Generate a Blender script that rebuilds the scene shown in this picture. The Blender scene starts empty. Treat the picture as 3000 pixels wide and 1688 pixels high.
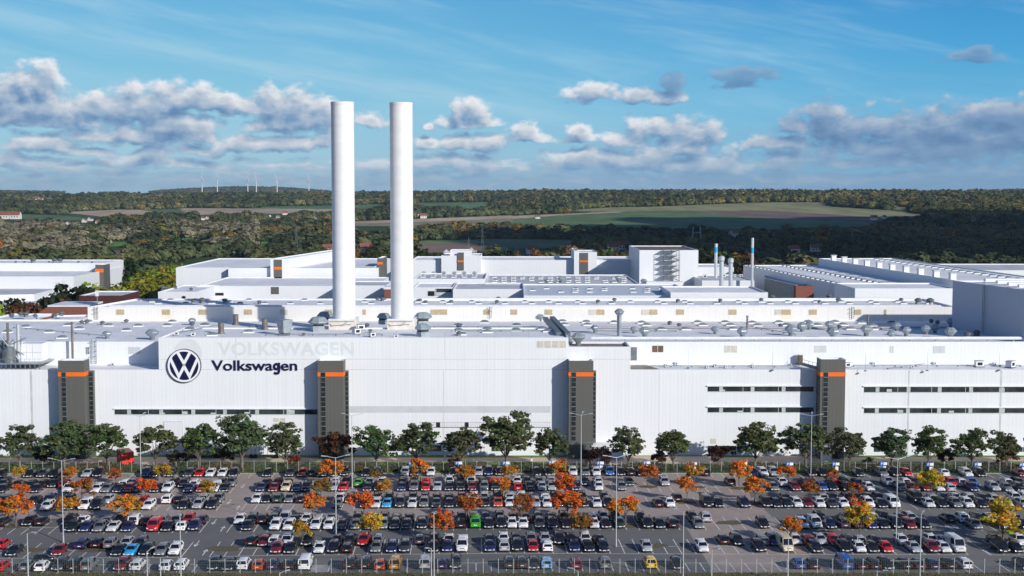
import bpy, bmesh, math, random
import numpy as np
from mathutils import Vector, Matrix
HAZE = 3.0e-5
random.seed(7); rng = np.random.default_rng(7)
S = bpy.context.scene; COL = S.collection; R = math.radians
# ---------------- camera ----------------
CAMZ = 63.0; F = 3900.0; PITCH = R(4.02)
cam = bpy.data.objects.new("camera", bpy.data.cameras.new("camera")); COL.objects.link(cam)
cam.location = (0, 0, CAMZ); cam.rotation_euler = (R(90) - PITCH, 0, 0)
cam.data.sensor_width = 36; cam.data.lens = 36 * F / 3000; cam.data.clip_start = 1; cam.data.clip_end = 90000
S.camera = cam
def ray(u, v):
    cx, cy = (u - 1500) / F, (844 - v) / F
    return Vector((cx, math.cos(PITCH) + cy * math.sin(PITCH), -math.sin(PITCH) + cy * math.cos(PITCH)))
def at_z(u, v, z=0.0):
    d = ray(u, v); t = (z - CAMZ) / d.z
    return Vector((d.x * t, d.y * t, z))
def at_y(u, v, Y):
    d = ray(u, v); t = Y / d.y
    return Vector((d.x * t, Y, CAMZ + d.z * t))
def project(X, Y, Z):
    z = Z - CAMZ; c, s = math.cos(PITCH), math.sin(PITCH)
    depth = Y * c - z * s; up = Y * s + z * c
    return 1500 + F * X / depth, 844 - F * up / depth
# ---------------- sun, world ----------------
SUN_EL, SUN_AZ = R(22), R(136.5)      # azimuth clockwise from +Y: low sun behind the camera to the right
sd = Vector((math.sin(SUN_AZ) * math.cos(SUN_EL), math.cos(SUN_AZ) * math.cos(SUN_EL), math.sin(SUN_EL)))
sun = bpy.data.objects.new("sun", bpy.data.lights.new("sun", 'SUN')); COL.objects.link(sun)
sun.data.energy = 4.3; sun.data.angle = R(0.5); sun.data.color = (1.0, 0.955, 0.89)
sun.rotation_euler = (-sd).to_track_quat('-Z', 'Y').to_euler(); sun.location = (300, -300, 300)
S.view_settings.view_transform = 'Standard'; S.view_settings.look = 'None'
S.view_settings.exposure = 0; S.view_settings.gamma = 1
W = bpy.data.worlds.new("World"); S.world = W; W.use_nodes = True
NT = W.node_tree; NT.nodes.clear()
class NB:                                  # small node-graph helper
    def __init__(s, t): s.t = t
    def n(s, kind, **kw):
        x = s.t.nodes.new(kind)
        for k, v in kw.items(): setattr(x, k, v)
        return x
    def lk(s, a, b): s.t.links.new(a, b)
    def put(s, sock, v):
        if isinstance(v, bpy.types.NodeSocket): s.lk(v, sock)
        else: sock.default_value = v
    def m(s, op, a, b=0.0, c=None, clamp=False):
        x = s.n('ShaderNodeMath', operation=op, use_clamp=clamp)
        s.put(x.inputs[0], a); s.put(x.inputs[1], b)
        if c is not None: s.put(x.inputs[2], c)
        return x.outputs[0]
    def vm(s, op, a, b):
        x = s.n('ShaderNodeVectorMath', operation=op); s.put(x.inputs[0], a); s.put(x.inputs[1], b)
        return x.outputs[1] if op in ('LENGTH', 'DOT_PRODUCT') else x.outputs[0]
    def mix(s, f, a, b, mode='MIX'):
        x = s.n('ShaderNodeMix', data_type='RGBA', blend_type=mode); x.clamp_factor = True
        s.put(x.inputs[0], f); s.put(x.inputs[6], a); s.put(x.inputs[7], b)
        return x.outputs[2]
    def ss(s, v, a, b, lo=0.0, hi=1.0):
        x = s.n('ShaderNodeMapRange', interpolation_type='SMOOTHSTEP')
        s.put(x.inputs[0], v); x.inputs[1].default_value = a; x.inputs[2].default_value = b
        x.inputs[3].default_value = lo; x.inputs[4].default_value = hi
        return x.outputs[0]
    def noise(s, vec, scale, detail=4, rough=0.5, dist=0.0):
        x = s.n('ShaderNodeTexNoise'); s.put(x.inputs['Vector'], vec)
        x.inputs['Scale'].default_value = scale; x.inputs['Detail'].default_value = detail
        x.inputs['Roughness'].default_value = rough; x.inputs['Distortion'].default_value = dist
        return x.outputs[0]
def srgb(r, g, b):
    f = lambda c: ((c / 255 + 0.055) / 1.055) ** 2.4 if c > 10 else c / 255 / 12.92
    return (f(r), f(g), f(b), 1)
BLOBS = [(15,300,70,52),(62,262,34,48),(132,252,34,54),(110,325,130,48),(60,352,150,26),(235,345,50,30),
 (300,318,80,34),(400,330,130,46),(510,300,130,38),(520,372,100,50),(430,405,140,28),(650,312,110,30),(745,318,60,26),
 (130,430,85,28),(255,455,70,13),(125,482,60,11),(290,398,80,22),(590,400,40,20),
 (800,320,50,45),(860,318,50,48),(840,365,95,40),(905,350,75,46),(770,430,150,22),(930,420,70,20),
 (440,462,52,24),(385,482,45,11),(590,442,60,16),(30,470,40,18),
 (1085,352,45,24),(1345,335,26,28),(1392,328,34,34),(1375,362,80,22),(1257,372,13,7),(1335,425,50,26),(1425,428,46,30),
 (1542,388,34,24),(1545,405,58,16),(1260,420,40,20),(1300,478,110,20),(1400,490,80,14),(1695,395,34,20),(1690,412,58,12),
 (1740,280,75,26),(1880,290,60,22),(1972,252,30,38),(1950,292,60,18),(1700,470,100,24),(1850,478,160,34),(1830,415,70,22),
 (1950,380,90,30),(1990,440,90,34),(2060,395,55,26),(2180,220,85,20),(2165,250,44,20),(2842,172,72,16),(2870,155,40,16),
 (2320,375,50,34),(2415,345,50,42),(2450,385,80,48),(2300,425,110,20),(2560,378,60,30),(2640,400,90,34),(2800,385,200,52),
 (2740,440,280,44),(2950,350,150,40),(3000,400,160,60),(2620,480,180,14),(2080,480,130,30),(2300,480,60,32),(2960,515,38,18),(2700,515,90,12)]
def azel(u, v):
    d = ray(u, v); return math.degrees(math.atan2(d.x, d.y)), math.degrees(math.atan2(d.z, math.hypot(d.x, d.y)))
PXD = math.degrees(1 / F)
def cloud_group():
    g = bpy.data.node_groups.new("cumulus", 'ShaderNodeTree')
    g.interface.new_socket("P", in_out='INPUT', socket_type='NodeSocketVector')
    g.interface.new_socket("D", in_out='OUTPUT', socket_type='NodeSocketFloat')
    b = NB(g); gi = b.n('NodeGroupInput'); go = b.n('NodeGroupOutput')
    P = gi.outputs[0]
    warp = b.n('ShaderNodeTexNoise'); b.lk(P, warp.inputs['Vector']); warp.inputs['Scale'].default_value = 0.9; warp.inputs['Detail'].default_value = 3
    w = b.vm('MULTIPLY', b.vm('SUBTRACT', warp.outputs['Color'], (.5, .5, .5)), (1.1, .55, 0))
    Q = b.vm('ADD', P, w)
    best = None
    for (u, v, rx, ry) in BLOBS:
        a, e = azel(u, v)
        q = b.vm('MULTIPLY', b.vm('SUBTRACT', Q, (a, e, 0)), (1 / (rx * PXD * 1.5), 1 / (ry * PXD * 1.75), 0))
        q = b.vm('MAXIMUM', q, b.vm('MULTIPLY', q, (-1.0, -1.9, 0)))
        L = b.m('SUBTRACT', 1.0, b.vm('LENGTH', q, (0, 0, 0)))
        best = L if best is None else b.m('SMOOTH_MAX', best, L, 0.25)
    n1 = b.noise(b.vm('MULTIPLY', P, (1, 1.5, 1)), 1.1, 6, .54)
    d = b.m('ADD', b.m('MAXIMUM', best, -1.0), b.m('MULTIPLY', b.m('SUBTRACT', n1, .5), 1.75))
    # low banks of small clouds just above the horizon
    sep = b.n('ShaderNodeSeparateXYZ'); b.lk(P, sep.inputs[0])
    band = b.m('MULTIPLY', b.ss(sep.outputs[1], -.2, .35), b.ss(sep.outputs[1], 2.3, 1.2))
    n2 = b.noise(b.vm('MULTIPLY', P, (1, 3.4, 1)), .75, 5, .55)
    d2 = b.m('SUBTRACT', b.m('MULTIPLY', band, b.m('ADD', .22, b.m('MULTIPLY', n2, 2.3))), 1.06)
    # scattered field of cumulus over the rest of the dome, outside the framed part
    far = b.ss(b.m('ABSOLUTE', sep.outputs[0]), 24, 34)
    n3 = b.noise(b.vm('MULTIPLY', P, (1, 1.6, 1)), .12, 3, .6)
    d3 = b.m('SUBTRACT', b.m('MULTIPLY', far, b.m('MULTIPLY', n3, 4.0)), 2.75)
    b.lk(b.m('MAXIMUM', b.m('MAXIMUM', d, d2), d3), go.inputs[0])
    return g
CG = cloud_group(); b = NB(NT)
tc = b.n('ShaderNodeTexCoord'); sp = b.n('ShaderNodeSeparateXYZ'); b.lk(tc.outputs['Generated'], sp.inputs[0])
az = b.m('MULTIPLY', b.m('ARCTAN2', sp.outputs[0], sp.outputs[1]), 57.29578)
el = b.m('MULTIPLY', b.m('ARCSINE', sp.outputs[2]), 57.29578)
pv = b.n('ShaderNodeCombineXYZ'); b.lk(az, pv.inputs[0]); b.lk(el, pv.inputs[1]); P = pv.outputs[0]
sky = b.n('ShaderNodeTexSky', sky_type='NISHITA'); sky.sun_disc = False; sky.sun_elevation = SUN_EL; sky.sun_rotation = SUN_AZ
sky.air_density = 1.0; sky.dust_density = .6; sky.ozone_density = 2.0; sky.altitude = 300
nish = b.mix(1.0, sky.outputs[0], (.054, .068, .095, 1), 'MULTIPLY')
ramp = b.n('ShaderNodeValToRGB'); b.lk(b.m('DIVIDE', el, 10.0), ramp.inputs[0])
cr = ramp.color_ramp; cr.elements[0].position = 0; cr.elements[0].color = srgb(172, 211, 228)
cr.elements[1].position = 1; cr.elements[1].color = srgb(90, 170, 221)
for p_, c_ in ((.15, (170, 213, 229)), (.35, (148, 206, 229)), (.6, (122, 192, 226))): cr.elements.new(p_).color = srgb(*c_)
rampR = b.n('ShaderNodeValToRGB'); b.lk(b.m('DIVIDE', el, 10.0), rampR.inputs[0])
cr = rampR.color_ramp; cr.elements[0].position = 0; cr.elements[0].color = srgb(118, 172, 212)
cr.elements[1].position = 1; cr.elements[1].color = srgb(38, 126, 199)
for p_, c_ in ((.15, (120, 184, 220)), (.35, (108, 185, 225)), (.6, (76, 166, 219))): cr.elements.new(p_).color = srgb(*c_)
low = b.mix(b.ss(az, -16, 24), ramp.outputs[0], rampR.outputs[0])
# thin high cirrus veils, dragged along one direction
rotv = b.n('ShaderNodeVectorRotate', rotation_type='Z_AXIS'); b.lk(P, rotv.inputs[0]); rotv.inputs['Angle'].default_value = R(11)
cn = b.noise(b.vm('MULTIPLY', rotv.outputs[0], (.09, .75, 1)), 1.0, 6, .6, .6)
cn2 = b.noise(b.vm('MULTIPLY', rotv.outputs[0], (.3, 2.6, 1)), 1.0, 5, .6, .3)
ci = b.m('MULTIPLY', b.ss(b.m('ADD', b.m('MULTIPLY', cn, .75), b.m('MULTIPLY', cn2, .25)), .42, .76), b.ss(el, 1.5, 4.0, .1, .45))
a0, e0 = azel(0, 45); a1, e1 = azel(1700, 355)
dl = b.m('SUBTRACT', el, b.m('ADD', e0, b.m('MULTIPLY', b.m('SUBTRACT', az, a0), (e1 - e0) / (a1 - a0))))
dl = b.m('ADD', dl, b.m('MULTIPLY', b.m('SUBTRACT', cn, .5), 1.2))
veil = b.m('MULTIPLY', b.m('MULTIPLY', b.ss(b.m('ABSOLUTE', dl), .75, .05, 0, 1), b.ss(cn2, .3, .6, .45, 1)), b.ss(az, 8, -2, 0, .42))
ci = b.m('MAXIMUM', ci, veil)
low = b.mix(ci, low, srgb(186, 220, 236))
aa = b.m('ABSOLUTE', az)
out_ = b.m('MAXIMUM', b.ss(el, 11, 22), b.ss(aa, 32, 60))
base = b.mix(out_, low, nish)
g1 = b.n('ShaderNodeGroup'); g1.node_tree = CG; b.lk(P, g1.inputs[0])
g2 = b.n('ShaderNodeGroup'); g2.node_tree = CG; b.lk(b.vm('ADD', P, (.18, .42, 0)), g2.inputs[0])
D = g1.outputs[0]
lit = b.m('ADD', .49, b.m('MULTIPLY', b.m('SUBTRACT', D, g2.outputs[0]), .66), clamp=True)
lit = b.m('MULTIPLY', lit, b.ss(D, 1.1, .25, .60, 1.0))
isl = b.m('MULTIPLY', b.ss(el, 4.1, 4.8), b.ss(az, 4, 7))
lit = b.m('MULTIPLY', lit, b.m('SUBTRACT', 1.0, b.m('MULTIPLY', isl, .38)))
lit = b.m('MULTIPLY', lit, b.ss(b.m('ADD', az, b.m('MULTIPLY', el, 2.0)), 10, 18, 1.0, .66))
cc = b.n('ShaderNodeValToRGB'); b.lk(lit, cc.inputs[0]); cr = cc.color_ramp
cr.elements[0].position = .12; cr.elements[0].color = srgb(96, 132, 176); cr.elements[1].position = .90; cr.elements[1].color = srgb(244, 245, 247)
for p_, c_ in ((.30, (124, 157, 193)), (.47, (166, 186, 208)), (.62, (204, 212, 222)), (.76, (228, 231, 236))): cr.elements.new(p_).color = srgb(*c_)
ccol = b.mix(b.ss(el, 2.6, 0.2, 0, .45), cc.outputs[0], srgb(150, 192, 220))
mask = b.m('MULTIPLY', b.m('MULTIPLY', b.ss(D, -.05, .52), b.m('SUBTRACT', 1.0, b.m('MULTIPLY', isl, .25))), b.ss(el, 1.6, .1, .97, .55))
full = b.mix(b.m('MULTIPLY', mask, b.ss(el, -.05, .1)), base, ccol)
bg = b.n('ShaderNodeBackground'); b.lk(full, bg.inputs[0]); bg.inputs[1].default_value = 1.0
wo = b.n('ShaderNodeOutputWorld'); b.lk(bg.outputs[0], wo.inputs[0])
W.cycles.sampling_method = 'MANUAL'; W.cycles.sample_map_resolution = 1024
S.cycles.max_bounces = 5; S.cycles.diffuse_bounces = 2; S.cycles.glossy_bounces = 2; S.cycles.transmission_bounces = 2
S.cycles.volume_bounces = 0; S.cycles.transparent_max_bounces = 8; S.cycles.use_denoising = True
S.cycles.use_adaptive_sampling = True; S.cycles.adaptive_threshold = 0.02
# ---------------- materials ----------------
MATS = {}
def mat(name, col, rough=.7, var=.12, scale=.5, metal=0.0, bump=0.0, stretch=(1, 1, 1), col2=None, spec=.4, obj=True, fine=0.0):
    if name in MATS: return MATS[name]
    m = bpy.data.materials.new(name); m.use_nodes = True; b = NB(m.node_tree)
    bs = m.node_tree.nodes['Principled BSDF']; bs.inputs['Roughness'].default_value = rough
    bs.inputs['Metallic'].default_value = metal; bs.inputs['Specular IOR Level'].default_value = spec
    t = b.n('ShaderNodeTexCoord'); v = b.vm('MULTIPLY', t.outputs['Object'], stretch)
    n = b.noise(v, scale, 6, .6)
    f = b.ss(n, .3, .7)
    c = (*col[:3], 1); c2 = (*(col2 or tuple(x * (1 - var * 2) for x in col[:3]))[:3], 1)
    o = b.mix(f, c2, c)
    if fine:
        n2 = b.noise(v, scale * 14, 3, .6); o = b.mix(b.m('MULTIPLY', b.ss(n2, .35, .65, 1, 0), fine), o, tuple(x * .6 for x in c[:3]) + (1,))
    b.lk(o, bs.inputs['Base Color'])
    if bump:
        bp = b.n('ShaderNodeBump'); bp.inputs['Strength'].default_value = bump; b.lk(n, bp.inputs['Height']); b.lk(bp.outputs[0], bs.inputs['Normal'])
    MATS[name] = m; return m
def cladding(name, col, seam=6.0, dirt=.10, orient=0, streak=(.75, .72, .66)):
    m = bpy.data.materials.new(name); m.use_nodes = True; b = NB(m.node_tree); bs = m.node_tree.nodes['Principled BSDF']
    bs.inputs['Roughness'].default_value = .55; bs.inputs['Specular IOR Level'].default_value = .3
    t = b.n('ShaderNodeTexCoord'); s = b.n('ShaderNodeSeparateXYZ'); b.lk(t.outputs['Object'], s.inputs[0])
    h = b.m('ADD', s.outputs[0], s.outputs[1])
    cv = b.n('ShaderNodeCombineXYZ'); b.lk(h, cv.inputs[0]); b.lk(s.outputs[2], cv.inputs[2])
    n1 = b.noise(b.vm('MULTIPLY', cv.outputs[0], (1.6, 1, .03)), 1.0, 3)         # rain streaks
    n2 = b.noise(b.vm('MULTIPLY', cv.outputs[0], (.05, 1, .12)), 1.0, 4)         # large panels of slightly different age
    ribs = b.m('MULTIPLY', b.m('ADD', b.m('SINE', b.m('MULTIPLY', h, 2 * math.pi / .9)), 1.0), .5)
    fr = b.m('FRACT', b.m('DIVIDE', h, seam)); sm = b.m('LESS_THAN', fr, .012)
    frz = b.m('FRACT', b.m('DIVIDE', s.outputs[2], 7.2)); smz = b.m('LESS_THAN', frz, .009)
    c = b.mix(b.m('MULTIPLY', b.ss(n1, .4, .7), dirt), (*col, 1), (*[x * y for x, y in zip(col, streak)], 1))
    c = b.mix(b.m('MULTIPLY', b.ss(n2, .35, .65), dirt * .9), c, (*[x * .82 for x in col], 1))
    c = b.mix(b.m('MULTIPLY', ribs, .018), c, (*[x * .6 for x in col], 1))
    c = b.mix(b.m('MULTIPLY', b.m('MAXIMUM', sm, smz), .06), c, (*[x * .45 for x in col], 1))
    b.lk(c, bs.inputs['Base Color'])
    bp = b.n('ShaderNodeBump'); bp.inputs['Strength'].default_value = .25; bp.inputs['Distance'].default_value = .03
    b.lk(ribs, bp.inputs['Height']); b.lk(bp.outputs[0], bs.inputs['Normal'])
    MATS[name] = m; return m
wall_m = cladding('white_cladding', (.80, .825, .85), dirt=.15)
wall2_m = cladding('aged_white_cladding', (.80, .79, .76), seam=11, dirt=.3, streak=(.92, .80, .60))
wall3_m = cladding('plain_white_cladding', (.78, .80, .83), seam=5, dirt=.16)
greyc_m = cladding('grey_cladding', (.118, .118, .108), seam=3.2, dirt=.12)
roof_m = mat('pale_roof_membrane', (.94, .94, .95), .8, .10, .09, stretch=(1, .55, 1), col2=(.80, .81, .84), fine=.16)
def roofing(name, col, stain, seam=2.4, k=.16):
    m = bpy.data.materials.new(name); m.use_nodes = True; b = NB(m.node_tree); bs = m.node_tree.nodes['Principled BSDF']; bs.inputs['Roughness'].default_value = .85; bs.inputs['Specular IOR Level'].default_value = .2
    t = b.n('ShaderNodeTexCoord'); s = b.n('ShaderNodeSeparateXYZ'); b.lk(t.outputs['Object'], s.inputs[0]); V = t.outputs['Object']
    n1 = b.noise(b.vm('MULTIPLY', V, (.10, .06, 0)), 1.0, 6, .6); n2 = b.noise(b.vm('MULTIPLY', V, (.9, .9, 0)), 1.0, 5, .65); n3 = b.noise(b.vm('MULTIPLY', V, (.04, .5, 0)), 1.0, 4, .6)
    c = b.mix(b.ss(n1, .35, .68), (*stain, 1), (*col, 1))
    c = b.mix(b.m('MULTIPLY', b.ss(n2, .58, .72), k * 1.4), c, (*[x * .45 for x in col], 1))      # puddle marks
    c = b.mix(b.m('MULTIPLY', b.ss(n3, .5, .75), k), c, (*[x * .7 for x in col], 1))
    vo = b.n('ShaderNodeTexBrick'); b.lk(b.vm('MULTIPLY', V, (.06, .09, 0)), vo.inputs['Vector']); vo.inputs['Scale'].default_value = 1; vo.inputs['Mortar Size'].default_value = .008; vo.inputs['Color1'].default_value = (1, 1, 1, 1); vo.inputs['Color2'].default_value = (.90, .90, .91, 1); vo.inputs['Mortar'].default_value = (.72, .72, .73, 1)
    c = b.mix(.8, c, vo.outputs['Color'], 'MULTIPLY')
    b.lk(c, bs.inputs['Base Color']); MATS[name] = m; return m
roof_m = roofing('pale_roof_membrane_sheets', (.95, .95, .96), (.84, .85, .87))
roofg_m = mat('grey_roof_felt', (.66, .67, .70), .85, .14, .12, stretch=(1, .5, 1), col2=(.50, .52, .56), fine=.3)
roofd_m = mat('dirty_roof_felt', (.34, .31, .28), .9, .2, .25, col2=(.16, .13, .11), fine=.3)
edge_m = mat('white_parapet_metal', (.84, .85, .87), .5, .06, .4)
orange_m = mat('orange_panel', (.92, .17, .008), .5, .04, .6)
glass_m = mat('dark_window_glass', (.018, .024, .028), .08, .3, .35, col2=(.055, .07, .075), spec=.8)
glassp_m = mat('stair_glazing', (.035, .042, .040), .15, .3, .5, col2=(.016, .02, .02), spec=.7)
frame_m = mat('pale_window_frame', (.62, .66, .66), .5, .08, .6)
curtain_m = mat('pale_curtain_panel', (.55, .62, .58), .6, .15, .8)
dark_m = mat('dark_opening', (.012, .012, .015), .6, .2, .6)
greypanel_m = mat('light_grey_panel', (.60, .62, .64), .6, .05, .4)
galv_m = mat('galvanised_steel', (.42, .47, .50), .42, .16, .7, metal=.35, col2=(.28, .33, .36))
galvd_m = mat('weathered_steel', (.22, .25, .27), .5, .2, .8, metal=.3)
rust_m = mat('rusty_brown_steel', (.20, .12, .08), .8, .25, 1.2)
brown_m = mat('brown_steel_pipe', (.25, .22, .20), .5, .2, .9, metal=.3)
tan_m = mat('tan_louvre', (.56, .44, .27), .7, .12, 1.2, fine=.3)
tanp_m = mat('faded_louvre', (.68, .64, .55), .7, .10, 1.2, fine=.25)
stain_m = mat('rust_stained_wall', (.78, .70, .54), .7, .10, .35, col2=(.80, .77, .70))
brick_m = mat('red_brick', (.30, .11, .075), .85, .15, 1.5, fine=.4)
brickd_m = mat('dark_red_brick', (.10, .032, .028), .85, .15, 1.5, fine=.4)
concrete_m = mat('chimney_white_paint', (.86, .86, .86), .6, .05, .35, stretch=(.25, .25, 1.2), col2=(.79, .79, .78), fine=.10)
plinth_m = mat('stained_concrete', (.80, .77, .71), .8, .18, .5, col2=(.66, .62, .54))
navy_m = mat('navy_enamel', (.008, .010, .060), .3, .1, .5)
ghost_m = mat('faded_sign_shadow', (.69, .73, .74), .6, .03, .5)
signwhite_m = mat('white_enamel', (.85, .86, .88), .35, .02, .5)
red_m = mat('red_container_paint', (.75, .035, .02), .45, .08, .8)
post_m = mat('zinc_post', (.55, .56, .54), .5, .12, 1.0, metal=.2)
lamp_m = mat('grey_lamp_steel', (.62, .66, .68), .35, .08, .4, metal=.3)
wire_m = mat('fence_wire', (.20, .24, .22), .6, .1, 1.0)
bark_m = mat('tree_bark', (.20, .17, .13), .9, .25, 3.0, stretch=(1, 1, .3))
line_m = mat('road_paint', (.86, .86, .84), .7, .12, .8, col2=(.66, .65, .62), fine=.25)
blue_m = mat('sign_blue', (.02, .16, .62), .4, .03, .5)
cyan_m = mat('cyan_band', (.02, .42, .75), .4, .03, .5)
steelw_m = mat('polished_flue_steel', (.72, .76, .80), .3, .06, .2, metal=.4)
# ---------------- mesh helpers ----------------
class M:
    def __init__(s): s.v = []; s.f = []; s.mi = []; s.sm = []; s.mats = []
    def idx(s, m):
        if m not in s.mats: s.mats.append(m)
        return s.mats.index(m)
    def add(s, vs, fs, m, smooth=False):
        o = len(s.v); s.v += [tuple(v) for v in vs]; k = s.idx(m)
        for f in fs: s.f.append(tuple(i + o for i in f)); s.mi.append(k); s.sm.append(smooth)
    def box(s, x0, x1, y0, y1, z0, z1, m):
        s.add([(x0,y0,z0),(x1,y0,z0),(x1,y1,z0),(x0,y1,z0),(x0,y0,z1),(x1,y0,z1),(x1,y1,z1),(x0,y1,z1)],
              [(0,1,5,4),(1,2,6,5),(2,3,7,6),(3,0,4,7),(4,5,6,7),(3,2,1,0)], m)
    def cyl(s, c, r0, r1, z0, z1, m, n=20, cap=True, smooth=True, sx=1, sy=1):
        vs = []
        for (r, z) in ((r0, z0), (r1, z1)):
            for i in range(n):
                a = 2 * math.pi * i / n; vs.append((c[0] + r * sx * math.cos(a), c[1] + r * sy * math.sin(a), z))
        s.add(vs, [(i, (i + 1) % n, n + (i + 1) % n, n + i) for i in range(n)], m, smooth)
        if cap: s.add(vs, [tuple(range(n, 2 * n)), tuple(reversed(range(n)))], m)
    def lathe(s, c, prof, m, n=20, smooth=True, sx=1, sy=1):
        for (a, b) in zip(prof[:-1], prof[1:]): s.cyl(c, a[0], b[0], a[1], b[1], m, n, False, smooth, sx, sy)
        vs = [(c[0] + prof[-1][0] * sx * math.cos(2*math.pi*i/n), c[1] + prof[-1][0] * sy * math.sin(2*math.pi*i/n), prof[-1][1]) for i in range(n)]
        s.add(vs, [tuple(range(n))], m)
    def tube(s, p, q, r, m, n=6, r2=None, smooth=True):
        p, q = Vector(p), Vector(q); d = (q - p)
        if d.length < 1e-6: return
        d.normalize(); a = d.orthogonal().normalized(); c = d.cross(a); vs = []
        for (o, rr) in ((p, r), (q, r if r2 is None else r2)):
            for i in range(n):
                t = 2 * math.pi * i / n; vs.append(o + (a * math.cos(t) + c * math.sin(t)) * rr)
        s.add(vs, [(i, (i+1) % n, n + (i+1) % n, n + i) for i in range(n)], m, smooth)
        s.add(vs, [tuple(range(n, 2*n)), tuple(reversed(range(n)))], m)
    def quad(s, pts, m): s.add(pts, [tuple(range(len(pts)))], m)
    def mesh(s, name):
        me = bpy.data.meshes.new(name); me.from_pydata(s.v, [], s.f)
        for m in s.mats: me.materials.append(m)
        me.polygons.foreach_set('material_index', s.mi); me.polygons.foreach_set('use_smooth', s.sm); me.update()
        return me
    def build(s, name, parent=None, loc=(0, 0, 0)):
        return mkobj(name, s.mesh(name), parent, loc)
def mkobj(name, me, parent=None, loc=(0, 0, 0)):
    o = bpy.data.objects.new(name, me); COL.objects.link(o); o.location = loc
    if parent is not None: o.parent = parent
    return o
def tag(o, label=None, cat=None, group=None, kind=None):
    if label: o['label'] = label
    if cat: o['category'] = cat
    if group: o['group'] = group
    if kind: o['kind'] = kind
    return o
def thing(name, label, cat, loc=(0, 0, 0), rz=0, group=None):
    o = bpy.data.objects.new(name, None); COL.objects.link(o); o.location = loc; o.rotation_euler = (0, 0, rz)
    o.empty_display_size = .5
    return tag(o, label, cat, group)
KIDS = {}
def dup(root, parts, loc, rz, label, sc=1.0, group=None, color=None):
    r = root.copy(); COL.objects.link(r); r.location = loc; r.rotation_euler = (0, 0, rz)
    r.scale = (sc, sc, sc) if not isinstance(sc, tuple) else sc; r['label'] = label
    if group: r['group'] = group
    if color is not None and r.type == 'MESH': r.color = color
    for c in parts:
        k = c.copy(); COL.objects.link(k); k.parent = r
        if color is not None: k.color = color
    return r
ORD = "zeroth first second third fourth fifth sixth seventh eighth ninth tenth eleventh twelfth thirteenth fourteenth fifteenth sixteenth seventeenth eighteenth nineteenth twentieth".split()
def nth(n):
    if n <= 20: return ORD[n]
    return str(n) + ('th' if 10 < n % 100 < 14 else {1: 'st', 2: 'nd', 3: 'rd'}.get(n % 10, 'th'))
def inset(poly, d):
    n = len(poly); out = []
    area = sum(poly[i][0] * poly[(i+1) % n][1] - poly[(i+1) % n][0] * poly[i][1] for i in range(n))
    sg = 1 if area > 0 else -1
    for i in range(n):
        p0, p1, p2 = Vector(poly[i-1]), Vector(poly[i]), Vector(poly[(i+1) % n])
        a = (p1 - p0).normalized(); c = (p2 - p1).normalized()
        na = Vector((-a.y, a.x)) * sg; nc = Vector((-c.y, c.x)) * sg
        bis = (na + nc); k = bis.dot(na); bis = bis / k if k > 1e-3 else na
        out.append(tuple(p1 + bis * d))
    return out
def prism(wall, roof, poly, z0, z1, wm, rm, par=.45):
    """walls with a parapet rim into mesh `wall`, the roof sheet into mesh `roof`"""
    poly = [(p[0], p[1]) for p in poly]; n = len(poly)
    if sum(poly[i][0] * poly[(i+1) % n][1] - poly[(i+1) % n][0] * poly[i][1] for i in range(n)) < 0: poly = poly[::-1]
    ins = inset(poly, .35); zr = z1 - par
    vs = [(*p, z0) for p in poly] + [(*p, z1) for p in poly] + [(*p, z1) for p in ins] + [(*p, zr) for p in ins]
    wall.add(vs, [(i, (i+1) % n, n + (i+1) % n, n + i) for i in range(n)], wm)
    wall.add(vs, [(n + i, n + (i+1) % n, 2*n + (i+1) % n, 2*n + i) for i in range(n)] + [(2*n + i, 2*n + (i+1) % n, 3*n + (i+1) % n, 3*n + i) for i in range(n)], edge_m)
    roof.add([(*p, zr) for p in ins], [tuple(range(n))], rm)
def rect(x0, x1, y0, y1): return [(x0, y0), (x1, y0), (x1, y1), (x0, y1)]
def building(name, label, prisms, cat="building", wm=None, rm=None, group=None):
    w, r = M(), M()
    for (poly, z0, z1) in prisms: prism(w, r, poly, z0, z1, wm or wall3_m, rm or roof_m)
    root = thing(name, label, cat, (0, 0, 0), 0, group)
    w.build('wall', root); r.build('roof', root)
    return root
# ---------------- terrain ----------------
def sstep(x, a, b):
    t = np.clip((x - a) / (b - a), 0, 1); return t * t * (3 - 2 * t)
def height(X, Y):
    X = np.asarray(X, float); Y = np.asarray(Y, float)
    u = X / np.maximum(Y, 1)
    z = 50 * sstep(Y, 1500, 5600)
    z = z + 3.5 * np.sin(X / 310 + 1.3) * np.sin(Y / 420) * sstep(Y, 1700, 2600)
    z = z + 6 * np.sin(X / 900 + .4) * sstep(Y, 3200, 5200)
    z = z - 34 * sstep(Y, 6100, 8200)
    hill = 95 * np.exp(-((u + .20) / .085) ** 2) + 55 * np.exp(-((u + .40) / .10) ** 2) + 62 * np.exp(-((u - .385) / .045) ** 2) + 40 * np.exp(-((u - .28) / .10) ** 2) + 28 * np.exp(-((u - .0) / .12) ** 2)
    z = z + hill * sstep(Y, 8200, 11500) * (1 - .5 * sstep(Y, 13000, 20000))
    return z
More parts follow.
